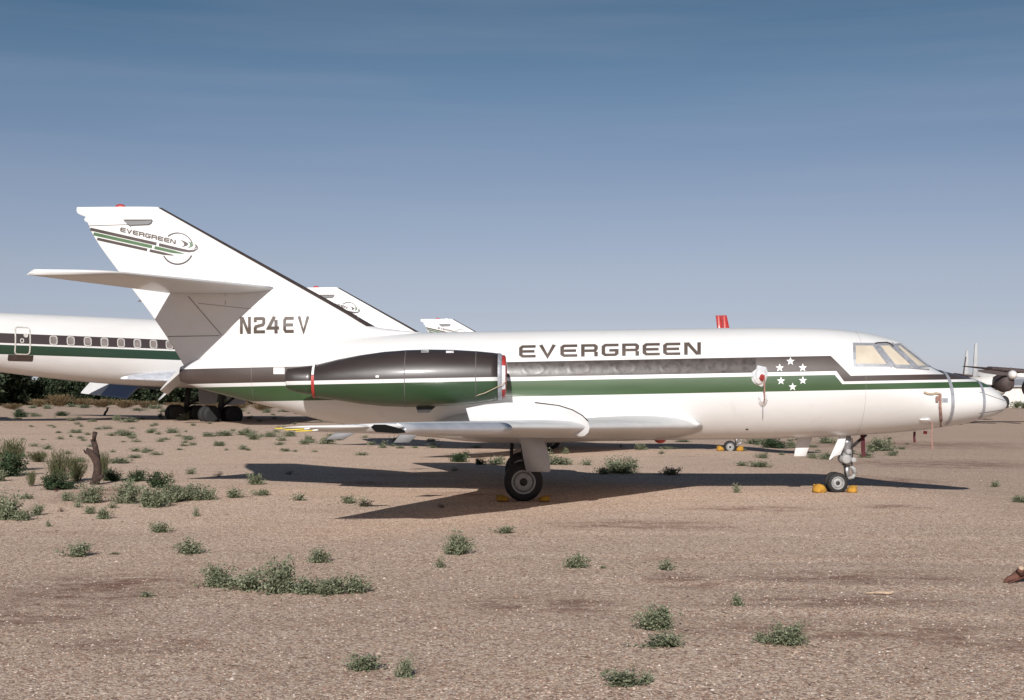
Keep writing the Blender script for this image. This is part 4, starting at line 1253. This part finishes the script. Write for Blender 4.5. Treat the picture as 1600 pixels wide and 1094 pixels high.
def sandbag(loc, L, Wd, Hh, rz, label, seed):
    rnd = np.random.default_rng(seed)
    L, Wd, Hh = L * .95, Wd * .9, Hh * .86
    rings = []
    n, m = 12, 16
    for i in range(n + 1):
        u = -1 + 2 * i / n
        q = max(.02, (1 - abs(u + .12 * (1 - u * u)) ** 2.15)) ** .5
        r = []
        for j in range(m):
            a = j / m * 6.283
            wob = 1 + .12 * math.sin(3 * a + seed) * (1 - abs(u)) + (rnd.random() - .5) * .13
            z = math.sin(a)
            z = z if z > 0 else z * .45
            r.append((u * L / 2, Wd / 2 * q * math.cos(a) * wob, Hh * .30 + Hh * .70 * q * z * wob * (1 - .12 * u)))
        rings.append(r)
    A = thing('sandbag', label, 'sandbag', loc, (0, 0, rz), 'yellow sandbag chocks')
    part('bag', loft(rings), M['bag'], A)
    part('tied_end', tube([(-L / 2 + .05, 0, Hh * .62), (-L / 2 + .02, 0.01, Hh * .86), (-L / 2 + .015, 0, Hh * .98)], [.03, .012, .020], 8), M['bag'], A)
    return A
sandbag((5.60, JY - .20, -.01), .27, .30, .21, R(20), 'yellow sandbag behind the nearest jet\'s nose wheel, left of the tyre', 1)
sandbag((6.20, JY - .16, -.01), .21, .28, .17, R(170), 'yellow sandbag in front of the nearest jet\'s nose wheel, right of the tyre', 2)
sandbag((-.16, JY - 2.1, -.005), .24, .34, .12, R(10), 'shaded sandbag behind the near main wheel', 3)
sandbag((.54, JY - 2.15, -.005), .22, .32, .12, R(190), 'shaded orange sandbag in front of the near main wheel', 4)
mw = jet2.matrix_basis
nw2 = Matrix.Translation(jet2.location) @ Matrix.Rotation(-R(6), 4, 'Z')
for dx, lab, sd in ((-.30, 'yellow sandbag left of the far nose wheel seen under the belly', 5), (.30, 'yellow sandbag right of the far nose wheel seen under the belly', 6)):
    p = nw2 @ Vector((5.94 + dx, -.15, .05))
    sandbag((p.x, p.y, -.01), .25, .30, .21, R(15 if dx < 0 else 170), lab, sd)

# ------------------------------------------------------------------ dead wood
def stump():
    b = ground_at(149, 757); k = b.y / F
    q = lambda px, py, dy=0: (((px - 149) * k), dy, (757 - py) * k)
    A = thing('tree_stump', 'forked dead stump standing upright among green shrubs at left', 'stump', b)
    part('trunk', tube([q(147, 760), q(150, 748), q(152.5, 735), q(152, 724), q(147.5, 714), q(141, 707), q(135.5, 704.5), q(132.5, 706)], [.10, .088, .082, .080, .078, .068, .062, .055], 12), M['bark'], A)
    part('branch', tube([q(152, 728, .05), q(150, 712, .06), q(147.5, 698, .06), q(144, 686, .05)], [.062, .058, .056, .054], 10), M['bark'], A)
    part('branch', tube([q(145.5, 689, .03), q(147.5, 682, .0), q(149, 675.5, -.02)], [.036, .040, .050], 10), M['bark'], A)
    part('branch', tube([q(153, 753, -.1), q(160, 746, -.2), q(165.5, 743, -.25)], [.05, .05, .042], 8), M['bark'], A)
    part('cut_face', tube([q(143.9, 685.8, .05), q(143.4, 684.4, .05)], [.055, .050], 10), M['cutwood'], A)
stump()
b = ground_at(165, 649)
k = b.y / F
A = thing('tree_stump', 'tiny leaning far stump near the dry brush under the airliner', 'stump', b)
part('trunk', tube([(-.1, 0, 0), (.0, 0, .25), (.12, 0, .38), (.16, 0, .62)], [.1, .09, .08, .09], 8), M['bark'], A)
def log():
    b = ground_at(1592, 911); k = b.y / F
    A = thing('log', 'broken rust-brown log with pale cut end at the right edge', 'log', b)
    part('trunk', tube([(-.14, 0, .012), (-.10, .0, .03), (-.04, .02, .045), (.02, .03, .085), (.10, .03, .10), (.3, .0, .12), (.6, -.1, .10)], [.018, .034, .042, .055, .06, .062, .06], 9), M['rust'], A)
    part('branch', tube([(.02, .0, .08), (.0, -.03, .125), (.005, -.045, .148)], [.035, .032, .030], 9), M['rust'], A)
    part('cut_end', tube([(.005, -.047, .149), (.004, -.053, .154)], [.029, .025], 10), M['cutwood'], A)
    part('splinter', join(tube([(-.10, -.02, .03), (-.16, -.03, .01)], [.014, .004], 5), tube([(-.06, -.03, .02), (-.12, -.06, .008)], [.016, .004], 5)), M['rust'], A)
log()
b = ground_at(1372, 929)
o = obj('stick', mesh('stick', *tube([(b.x - .13, b.y, b.z + .012), (b.x - .02, b.y - .02, b.z + .022), (b.x + .08, b.y - .05, b.z + .02), (b.x + .125, b.y - .05, b.z + .03)], [.006, .012, .016, .012], 6), M['cutwood']))
tag(o, 'small pale stick lying on the bare gravel at right', 'stick')

# ------------------------------------------------------------------ plants
def fast_mesh(name, V, Fq, mats, midx=None):
    me = bpy.data.meshes.new(name)
    V = np.asarray(V, float); Fq = np.asarray(Fq, np.int32); k = Fq.shape[1]
    me.vertices.add(len(V)); me.vertices.foreach_set('co', V.ravel())
    me.loops.add(Fq.size); me.loops.foreach_set('vertex_index', Fq.ravel())
    me.polygons.add(len(Fq)); me.polygons.foreach_set('loop_start', np.arange(0, Fq.size, k, dtype=np.int32))
    me.update(calc_edges=True); me.validate()
    for m in mats: me.materials.append(m)
    return me

def leaves(P, D, L, Wd, rnd):
    """leaf quads (folded diamonds) at points P along directions D"""
    n = len(P)
    D = D / np.linalg.norm(D, axis=1)[:, None]
    up = rnd.normal(size=(n, 3)) * .7 + np.array((0, 0, 1.0))
    S = np.cross(D, up); S /= np.maximum(np.linalg.norm(S, axis=1), 1e-6)[:, None]
    N = np.cross(S, D)
    L = L[:, None]; Wd = Wd[:, None]
    a = P; b = P + D * L * .45 + S * Wd / 2 + N * L * .10; c = P + D * L; d = P + D * L * .45 - S * Wd / 2 + N * L * .10
    V = np.stack([a, b, c, d], 1).reshape(-1, 3)
    Fq = np.arange(4 * n, dtype=np.int32).reshape(-1, 4)
    return V, Fq

def weed_mesh(seed, style, r, h, nst, nleaf, ll):
    """returns (foliage mesh, stem mesh) of a weed of radius r and height h"""
    rnd = np.random.default_rng(seed)
    P, D, SV = [], [], []
    stems = []
    side = rnd.random(3) * 6.28
    for i in range(nst):
        a = rnd.random() * 6.283
        lob = .60 + .40 * math.sin(2 * a + side[0]) * math.sin(3 * a + side[1])
        rr = r * (rnd.random() ** .55) * lob * (1.35 if rnd.random() > .9 else 1)
        hh = h * (0.15 + .75 * rnd.random() ** 1.3 + (.25 if rnd.random() > .86 else 0)) * (1 - .45 * (rr / r) ** 2)
        if style == 'broom':
            rr *= .8; hh = h * (.55 + .45 * rnd.random())
        base = np.array((math.cos(a), math.sin(a), 0)) * rr * (.35 if style != 'broom' else .45) * rnd.random()
        tip = np.array((math.cos(a) * rr, math.sin(a) * rr, hh))
        mid = (base + tip) / 2 + np.array((0, 0, hh * (.10 if style != 'broom' else .02))) + rnd.normal(size=3) * r * .05
        ts = np.linspace(0, 1, 6)
        pts = [(1 - t) ** 2 * base + 2 * t * (1 - t) * mid + t * t * tip for t in ts]
        stems.append(pts)
    per = max(3, nleaf // nst)
    for pts in stems:
        pts = np.array(pts)
        t = rnd.random(per) ** (.75 if style != 'broom' else .9) * .95 + .05
        idx = np.minimum((t * 5).astype(int), 4); fr = t * 5 - idx
        p = pts[idx] * (1 - fr)[:, None] + pts[idx + 1] * fr[:, None]
        dr = pts[idx + 1] - pts[idx]
        dr = dr / np.linalg.norm(dr, axis=1)[:, None]
        if style == 'broom':
            d = dr + rnd.normal(size=(per, 3)) * .22
            p = p + rnd.normal(size=(per, 3)) * ll * .4
        else:
            d = dr * .25 + rnd.normal(size=(per, 3)) * .65 + np.array((0, 0, .15))
            p = p + rnd.normal(size=(per, 3)) * ll * .95
        p[:, 2] = np.maximum(p[:, 2], .004)
        P.append(p); D.append(d)
    P = np.concatenate(P); D = np.concatenate(D)
    n = len(P)
    if style == 'broom':
        V, Fq = leaves(P, D, ll * (1.6 + 1.6 * rnd.random(n)), ll * .18 * np.ones(n), rnd)
    else:
        V, Fq = leaves(P, D, ll * (.6 + .8 * rnd.random(n)), ll * (.5 + .35 * rnd.random(n)), rnd)
    V[:, 2] = np.maximum(V[:, 2], .001)
    # stems as thin three-sided tubes
    SVv, SF = [], []
    w = max(.0022, ll * .09)
    for pts in stems:
        for i, p in enumerate(pts):
            ww = w * (1.2 - .8 * i / 5)
            b = len(SVv)
            for k in range(3):
                SVv.append((p[0] + ww * math.cos(k * 2.094), p[1] + ww * math.sin(k * 2.094), p[2]))
            if i:
                for k in range(3):
                    SF.append((b - 3 + k, b - 3 + (k + 1) % 3, b + (k + 1) % 3, b + k))
    return (V, Fq), (SVv, SF)

PROTO = {}
def protos(kind, n, style, r, h, nst, nleaf, ll, lm, sm):
    PROTO[kind] = []
    for i in range(n):
        (V, Fq), (S, SF) = weed_mesh(hash((kind, i)) % 1 + len(PROTO) * 50 + i, style, r, h, nst, nleaf, ll)
        PROTO[kind].append((fast_mesh('foliage', V, Fq, [lm]), fast_mesh('stems', S, SF, [sm]), r, h))
protos('small', 7, 'leafy', .16, .17, 16, 260, .030, M['leaf'], M['stem'])
protos('med', 9, 'leafy', .30, .27, 30, 820, .036, M['leaf'], M['stem'])
protos('big', 7, 'leafy', .55, .45, 60, 2400, .046, M['leaf'], M['stem'])
protos('deep', 4, 'leafy', .50, .60, 60, 3000, .046, M['leafd'], M['stem'])
protos('broom', 4, 'broom', .42, .85, 110, 1500, .050, M['broom'], M['stem'])
protos('dry', 4, 'broom', .8, .75, 120, 2000, .09, M['dry'], M['redstem'])
protos('dead', 2, 'leafy', .22, .22, 26, 160, .022, M['redstem'], M['redstem'])
CNT = {k: 0 for k in PROTO}
NAMES = {'small': 'weed', 'med': 'weed', 'big': 'weed', 'deep': 'shrub', 'broom': 'broom_shrub', 'dry': 'dry_bush', 'dead': 'dead_weed'}
def plant(kind, px, py, w, h, label, group=None, parts=True):
    """a plant whose foot is at photo pixel (px,py), w x h pixels"""
    b = ground_at(px, py); k = b.y / F
    i = CNT[kind]; CNT[kind] += 1
    fm, sm, r, hh = PROTO[kind][i % len(PROTO[kind])]
    sx = w * k / (2 * r) * 1.45; sz = h * k / hh * 0.85
    nm = NAMES[kind]
    rz = random.random() * 6.283
    if parts:
        A = thing(nm, label, 'weed' if nm.endswith('weed') else 'shrub', b, (0, 0, rz), group)
        A.scale = (sx, sx, sz)
        obj('foliage', fm, A); obj('stems', sm, A)
    else:
        A = obj(nm, fm); A.location = b; A.rotation_euler = (0, 0, rz); A.scale = (sx, sx, sz)
        tag(A, label, 'weed' if nm.endswith('weed') else 'shrub', group)
    return A

G1 = 'weeds on the open gravel'
WEEDS = [
 ('med', 123, 869, 52, 27, 'ragged weed with spread stems at far left of the foreground gravel'),
 ('med', 297, 865, 48, 30, 'dense dark green weed standing alone left of the long weed clump'),
 ('med', 249, 832, 40, 22, 'round weed just above the dense dark one at left'),
 ('big', 343, 917, 72, 40, 'leftmost weed of the long foreground clump'),
 ('med', 392, 921, 66, 38, 'second weed from the left in the long foreground clump'),
 ('big', 440, 926, 76, 62, 'tallest weed with a spike in the middle of the long foreground clump'),
 ('med', 478, 927, 56, 36, 'weed right of the tall spike in the long foreground clump'),
 ('big', 518, 928, 66, 34, 'weed second from the right end of the long foreground clump'),
 ('med', 554, 926, 58, 36, 'weed at the right end of the long foreground clump'),
 ('med', 499, 879, 44, 28, 'yellowish weed behind the right half of the long foreground clump'),
 ('small', 228, 933, 26, 13, 'small low weed left of the long foreground clump'),
 ('med', 566, 1047, 72, 32, 'straggly weed with fallen stems at the bottom left of centre'),
 ('med', 633, 1058, 34, 44, 'upright leafy weed near the bottom edge beside the straggly one'),
 ('big', 712, 866, 54, 42, 'pale bushy weed below the wing shadow in the middle foreground'),
 ('small', 690, 887, 20, 22, 'small round weed touching the pale bushy one in the middle foreground'),
 ('med', 790, 833, 38, 14, 'low flat weed below the main wheel shadow'),
 ('med', 900, 887, 44, 28, 'weed with a tall left shoot right of the middle foreground'),
 ('small', 942, 888, 14, 7, 'tiny weed right beside the weed with a tall left shoot'),
 ('small', 1042, 890, 32, 20, 'small weed above the dark rut at right of centre'),
 ('big', 1030, 984, 74, 48, 'big dense weed, upper of the pair at the lower right of centre'),
 ('med', 1042, 1009, 76, 28, 'spreading weed in front of the big dense one at lower right'),
 ('small', 1153, 946, 28, 22, 'small weed between the two big weeds at lower right'),
 ('big', 1232, 1007, 76, 42, 'big rounded weed at the lower right foreground'),
 ('small', 1191, 1003, 30, 22, 'small weed touching the left side of the big rounded one at lower right'),
 ('med', 975, 1070, 84, 30, 'sprawling weed cut by the bottom edge right of centre'),
 ('small', 1010, 1066, 26, 22, 'small weed at the bottom edge right of the sprawling one'),
 ('med', 400, 757, 36, 24, 'weed standing on the edge of the fin shadow'),
 ('med', 410, 774, 34, 13, 'low weed just in front of the fin shadow'),
 ('med', 366, 778, 34, 19, 'round weed left of the low weed in front of the fin shadow'),
 ('small', 468, 782, 26, 15, 'small weed between the fin shadow and the wing shadow'),
 ('med', 545, 786, 34, 15, 'left of two joined weeds above the wing shadow tip'),
 ('small', 569, 791, 28, 16, 'right of two joined weeds above the wing shadow tip'),
 ('big', 968, 739, 68, 30, 'big pale weed behind the fuselage shadow right of the main gear'),
 ('med', 943, 741, 26, 16, 'small weed at the left foot of the big pale one behind the fuselage shadow'),
 ('med', 1050, 742, 38, 15, 'weed right of the big pale one behind the fuselage shadow'),
 ('med', 872, 726, 52, 18, 'flat weed just right of the main gear door'),
 ('small', 852, 716, 18, 26, 'thin weed hugging the right side of the main gear door'),
 ('small', 919, 727, 20, 12, 'small weed between the main gear door and the big pale weed'),
 ('small', 1151, 770, 16, 19, 'small weed sprouting at the lower edge of the fuselage shadow'),
 ('med', 1186, 730, 40, 13, 'weed below the far nose wheel, left of the blade antenna'),
 ('small', 1160, 728, 24, 9, 'flat weed left of the one below the far nose wheel'),
 ('med', 1193, 716, 24, 12, 'small weed right of the far nose wheel sandbag'),
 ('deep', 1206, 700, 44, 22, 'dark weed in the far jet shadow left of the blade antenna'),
 ('med', 1180, 694, 44, 14, 'pale weed just under the belly between far nose wheel and blade antenna'),
 ('med', 1238, 700, 24, 14, 'dark green weed directly behind the blade antenna'),
 ('med', 1290, 718, 34, 13, 'weed behind the nose gear door'),
 ('med', 1270, 716, 22, 10, 'low weed between the blade antenna and the nose gear door'),
 ('med', 1293, 693, 36, 15, 'weed under the belly just left of the nose gear leg'),
 ('big', 1372, 704, 56, 22, 'wide pale weed behind the dark red streamer'),
 ('med', 1395, 712, 24, 11, 'low weed right of the wide pale one behind the streamer'),
 ('med', 1352, 715, 28, 12, 'small weed at the foot of the dark red streamer'),
 ('small', 1554, 761, 18, 13, 'small dark weed at the tip of the nose shadow'),
 ('med', 1592, 785, 32, 15, 'weed at the right edge below the nose shadow'),
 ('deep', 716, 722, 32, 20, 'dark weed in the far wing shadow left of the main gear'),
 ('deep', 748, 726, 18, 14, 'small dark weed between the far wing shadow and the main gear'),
 ('med', 778, 726, 40, 18, 'pale weed just left of the main gear leg'),
 ('small', 728, 716, 14, 16, 'pale thin weed rising beside the dark one left of the main gear'),
 ('small', 709, 736, 14, 7, 'tiny weed on the tip of sunlit ground left of the main gear'),
 ('dead', 341, 745, 22, 13, 'dark dead weed at the left tip of the fin shadow'),
 ('dead', 690, 793, 22, 12, 'dead weed inside the wing shadow'),
 ('dead', 452, 742, 22, 11, 'dead weed inside the fin shadow'),
 ('med', 1002, 703, 26, 13, 'weed under the belly just left of the red belly beacon'),
 ('small', 1042, 702, 26, 8, 'low weed under the belly just right of the red belly beacon'),
 ('small', 1034, 709, 14, 6, 'tiny weed below the red belly beacon'),
 ('med', 1068, 691, 30, 6, 'low weed touching the belly line right of the beacon'),
 ('dead', 970, 699, 10, 10, 'thin dead weed in the far shadow left of the beacon'),
 ('med', 883, 709, 18, 14, 'sparse weed in the far shadow right of the main gear door'),
 ('med', 482, 692, 22, 15, 'round weed under the wing tip, left of a pair'),
 ('med', 511, 694, 34, 18, 'wide weed under the wing tip, right of a pair'),
 ('small', 598, 700, 18, 13, 'weed below the dark slat end of the near wing'),
 ('small', 620, 690, 20, 10, 'weed beside the inner grey flap fairing'),
 ('med', 395, 687, 26, 14, 'round weed at the right end of the grey-green row at mid distance'),
 ('med', 384, 680, 34, 13, 'tallest weed of the grey-green row at mid distance'),
 ('med', 352, 681, 36, 11, 'middle weed of the grey-green row at mid distance'),
 ('med', 325, 682, 28, 9, 'left weed of the grey-green row at mid distance'),
 ('med', 294, 686, 26, 8, 'flat weed left of the grey-green row at mid distance'),
 ('med', 422, 683, 26, 12, 'weed left of the near wing tip wicks'),
 ('med', 452, 682, 30, 11, 'weed directly under the yellow wing tip wicks'),
 ('med', 341, 697, 26, 10, 'bright weed alone in front of the grey-green row'),
 ('small', 300, 696, 14, 7, 'small dark weed left of the bright lone one'),
 ('small', 354, 704, 10, 5, 'tiny weed below the bright lone one'),
 ('small', 389, 704, 14, 5, 'flat tiny weed right of the bright lone one'),
 ('small', 441, 704, 12, 6, 'tiny weed in open ground below the wing tip wicks'),
 ('med', 268, 677, 26, 12, 'round weed below the airliner wheels'),
 ('med', 236, 677, 18, 9, 'small round weed left of the one below the airliner wheels'),
 ('med', 197, 681, 34, 12, 'broad weed right of the stump top'),
 ('small', 176, 681, 18, 7, 'flat weed touching the broad one right of the stump top'),
 ('med', 120, 677, 24, 9, 'weed just left of the stump top'),
 ('small', 111, 683, 10, 5, 'tiny weed below the one left of the stump top'),
 ('small', 127, 667, 8, 5, 'tiny weed above and left of the stump top'),
 ('med', 204, 660, 32, 10, 'row of pale leaves in front of the airliner flaps, right part'),
 ('med', 182, 657, 16, 12, 'pale weed at the left end of the row before the airliner flaps'),
 ('med', 146, 659, 16, 6, 'low weed above the stump, at the airliner shadow edge'),
 ('small', 113, 658, 16, 7, 'small weed at the airliner shadow edge left of the stump'),
 ('med', 251, 653, 12, 10, 'small weed right in front of the first airliner wheel'),
 ('med', 289, 657, 24, 14, 'weed in front of the airliner wheel bogie'),
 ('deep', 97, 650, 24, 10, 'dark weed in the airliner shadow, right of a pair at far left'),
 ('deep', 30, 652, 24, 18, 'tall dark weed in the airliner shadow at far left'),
 ('med', 55, 651, 22, 9, 'pale weed between the dark ones in the airliner shadow'),
 ('deep', 14, 744, 70, 50, 'dark leafy shrub at the left edge'),
 ('broom', 16, 736, 66, 58, 'wispy tall shrub standing over the dark leafy one at the left edge'),
 ('med', 2, 752, 26, 22, 'grey weed at the very left edge below the dark shrub'),
 ('deep', 85, 765, 62, 34, 'dark leafy shrub left of the stump'),
 ('broom', 90, 758, 52, 62, 'wispy tall shrub behind the dark one left of the stump'),
 ('broom', 50, 760, 22, 28, 'short round broom tuft left of the dark shrub by the stump'),
 ('broom', 118, 752, 50, 46, 'yellowish broom tuft between dark shrub and stump'),
 ('broom', 60, 722, 50, 20, 'thin row of broom behind the left shrubs'),
 ('deep', 173, 751, 36, 26, 'dark leafy shrub right behind the stump'),
 ('broom', 161, 744, 22, 44, 'thin broom stalks right behind the stump'),
 ('med', 186, 724, 44, 12, 'flat weed at mid distance right of the stump, left of two'),
 ('med', 212, 716, 26, 8, 'flat weed at mid distance right of the stump, right of two'),
 ('med', 125, 722, 24, 10, 'low weed left of the stump fork'),
 ('deep', 213, 752, 36, 24, 'dark weed at the back left of the wide green patch'),
 ('deep', 246, 762, 44, 34, 'dark green shrub at the back of the wide green patch'),
 ('big', 200, 786, 56, 42, 'left weed of the wide green patch right of the stump'),
 ('big', 236, 792, 62, 40, 'front weed of the wide green patch right of the stump'),
 ('big', 262, 785, 58, 38, 'middle weed of the wide green patch right of the stump'),
 ('big', 300, 781, 56, 32, 'right weed of the wide green patch right of the stump'),
 ('med', 325, 781, 32, 24, 'rightmost tip of the wide green patch right of the stump'),
 ('big', 142, 786, 52, 36, 'weed in front of the stump foot'),
 ('med', 104, 783, 24, 20, 'weed left of the one in front of the stump foot'),
 ('med', 162, 811, 30, 22, 'dense weed below the stump, frontmost of three'),
 ('med', 140, 803, 24, 16, 'weed behind the dense one below the stump'),
 ('small', 122, 793, 16, 14, 'small weed left of the three below the stump'),
 ('small', 178, 794, 18, 12, 'small weed between the stump weeds and the wide green patch'),
 ('big', 10, 812, 58, 50, 'tall grey-green weed at the left edge below the shrubs'),
 ('med', 38, 813, 34, 26, 'weed right of the tall one at the left edge below the shrubs'),
 ('med', 60, 805, 24, 22, 'yellowish weed third from the left edge below the shrubs'),
 ('small', 42, 780, 24, 14, 'low weed above the yellowish one at far left'),
 ('dead', 96, 800, 16, 12, 'sparse dead weed between the left edge weeds and the stump'),
 ('dead', 88, 768, 14, 10, 'dead twiggy weed at the foot of the dark shrub by the stump'),
 ('small', 306, 807, 14, 18, 'small upright weed below the right end of the wide green patch'),
 ('small', 76, 823, 12, 12, 'faint small weed above the ragged one at far left'),
 ('small', 180, 866, 20, 4, 'low strip of weed right of the ragged one at far left'),
 ('small', 300, 741, 18, 12, 'grey weed left of the fin shadow tip'),
]
for w in WEEDS:
    plant(w[0], w[1], w[2], w[3], w[4], w[5], G1 if NAMES[w[0]] in ('weed', 'dead_weed') else 'green shrubs near the stump', True)
# scattered tiny weeds with nothing to tell them apart
rs = random.Random(11)
for i in range(135):
    py = 640 + 70 * rs.random() ** 1.3 + 4
    px = rs.uniform(0, 480) if rs.random() < .75 else rs.uniform(480, 760)
    if py > 690 and px > 640: py = 700
    w = rs.uniform(7, 16) * (py - 600) / 70
    plant('small', px, py, w, w * rs.uniform(.3, .5), 'tiny grey-green weed dotted over the bare ground in the middle distance', 'tiny scattered weeds', False)
for i in range(26):
    px, py = rs.uniform(1120, 1420), rs.uniform(684, 712)
    w = rs.uniform(8, 16)
    plant('small', px, py, w, w * .4, 'tiny weed dotted over the ground beyond the nose gear', 'tiny weeds beyond the nose gear', False)
# dry brush band in front of the trees
for i, (px, py, w, h) in enumerate(((60, 636, 40, 13), (92, 636, 50, 20), (130, 635, 40, 13), (160, 637, 46, 14), (195, 638, 50, 14), (228, 638, 40, 12), (20, 640, 40, 10), (275, 640, 46, 12), (370, 641, 44, 14), (410, 642, 50, 14), (455, 642, 44, 13), (330, 640, 44, 12))):
    plant('dry', px, py, w, h, 'tan dry bush ' + ('below the airliner door', 'right of the airliner door, largest of the brush band', 'under the second airliner window', 'at the foot of the tiny far stump', 'below the white airliner flap', 'below the blue-grey airliner flap', 'at the left edge of the brush band', 'behind the first airliner wheel', 'just right of the airliner bogie', 'under the jet tail cone, middle of three', 'under the jet tail cone, rightmost of three', 'hidden behind the airliner bogie')[i], 'dry brush band', False)
for i in range(14):
    px = rs.uniform(0, 470); py = rs.uniform(636, 646)
    plant('med', px, py, rs.uniform(14, 30), rs.uniform(6, 11), 'grey weed in the brush band before the far dark trees', 'grey weeds in the brush band', False)
for i in range(14):
    px = 1572 + i * 5.5; py = 640 - rs.random() * 6
    plant('broom' if i % 2 else 'med', px, py, 24, 14, 'grass clump on the verge before the far hangar', 'verge grass clumps', False)

def tree_mesh(seed, w, h):
    rnd = np.random.default_rng(seed)
    cl_ = []
    n = 44
    for i in range(n):
        a = rnd.random() * 6.283; r = w / 2 * rnd.random() ** .5 * .85
        z = h * (.06 + .84 * rnd.random()) * (1 - .25 * (2 * r / w) ** 2)
        cl_.append((r * math.cos(a), r * math.sin(a), z, .5 + .8 * rnd.random()))
    P = []
    for (x, y, z, s) in cl_:
        k = int(90 * s)
        d = rnd.normal(size=(k, 3)); d /= np.linalg.norm(d, axis=1)[:, None]
        P.append(np.array((x, y, z)) + d * (rnd.random(k) ** .4)[:, None] * np.array((s * .95, s * .95, s * .6)))
    P = np.concatenate(P); P[:, 2] = np.maximum(P[:, 2], .1)
    D = rnd.normal(size=P.shape)
    V, Fq = leaves(P, D, .26 + .30 * rnd.random(len(P)), .18 + .16 * rnd.random(len(P)), rnd)
    tr = []
    for i in range(4):
        a = rnd.random() * 6.283
        c = cl_[i * 3]
        tr.append(tube([(.1 * math.cos(a), .1 * math.sin(a), 0), (.3 * math.cos(a), .3 * math.sin(a), h * .2), (c[0] * .6, c[1] * .6, c[2] * .7), (c[0], c[1], c[2])], [.14, .11, .07, .03], 6))
    return fast_mesh('crown', V, Fq, [M['tree']]), mesh('trunk', *join(*tr), M['bark'])
TM = [tree_mesh(i + 40, 5.2, 4.2) for i in range(5)]
spots = [(-16, 190, 120), (20, 196, 66), (47, 203, 60), (76, 198, 62), (104, 206, 64), (131, 200, 58), (160, 208, 66), (190, 199, 60), (216, 207, 58), (246, 201, 64), (275, 209, 60),
         (306, 204, 60), (345, 210, 62), (392, 205, 60), (440, 210, 62), (60, 238, 64), (118, 242, 62), (175, 240, 66), (232, 240, 60), (2, 236, 66), (1592, 330, 20), (1640, 340, 20)]
where = ['big dark tree cut by the left edge under the airliner tail', 'dark tree just inside the left edge under the airliner tail', 'dark rounded tree under the airliner door sill', 'dark tree right of the airliner door, front row', 'dark tree under the first airliner windows',
         'dark tree left of the bare gap above the tiny far stump', 'dark tree directly above the tiny far stump', 'dark tree behind the outer white airliner flap', 'dark tree behind the blue-grey airliner flap', 'dark tree seen left of the airliner wheels', 'dark tree behind the airliner bogie',
         'dark tree behind the tail cone of the nearest jet', 'far tree hidden behind the jet tail cone, left', 'far tree hidden behind the jet tail cone, middle', 'far tree hidden behind the jet tail cone, right',
         'back-row tree showing over the front row near the left edge', 'back-row tree showing under the third airliner window', 'back-row tree above the far stump', 'back-row tree above the airliner flaps', 'back-row tree at the far left edge',
         'faint low tree beyond the white hangar', 'faint tree beyond the white hangar at the frame edge']
for i, (px, Y, wpx) in enumerate(spots):
    k = Y / F
    A = thing('mesquite_tree', where[i], 'tree', ((px - 800) * k, Y, 0), (0, 0, i * 1.3), 'far line of dark desert trees')
    s = wpx * k / 5.2
    A.scale = (s, s, s * (.88 + .22 * math.sin(i * 2.1)))
    obj('crown', TM[i % 5][0], A); obj('trunk', TM[i % 5][1], A)

# dry twigs and leaf litter lying about, densest round the plants
def litter():
    rnd = np.random.default_rng(77)
    V, Fc = [], []
    cs = [ground_at(w[1], w[2]) for w in WEEDS if w[2] > 700]
    def twig(x, y):
        a = rnd.random() * 6.283; L = .02 + .06 * rnd.random() ** 2; w = .0015 + .002 * rnd.random()
        z = float(g(x, y)) + w
        n = len(V)
        for t in (-1, 1):
            cx, cy = x + math.cos(a) * L / 2 * t, y + math.sin(a) * L / 2 * t
            for k in range(3):
                V.append((cx - math.sin(a) * w * math.cos(k * 2.094), cy + math.cos(a) * w * math.cos(k * 2.094), z + w * math.sin(k * 2.094) + (.006 if t > 0 else 0)))
        for k in range(3):
            Fc.append((n + k, n + (k + 1) % 3, n + 3 + (k + 1) % 3, n + 3 + k))
    for c in cs:
        for _ in range(5):
            twig(c.x + rnd.normal() * .28, c.y + rnd.normal() * .28)
    for _ in range(160):
        y = 8.4 + 18 * rnd.random() ** 1.5
        twig((rnd.random() * 2 - 1) * y * .37, y)
    o = obj('dry_twigs', mesh('dry_twigs', V, Fc, M['redstem'], False))
    tag(o, 'tiny dry twigs and plant litter lying on the gravel', 'litter', kind='stuff')
litter()
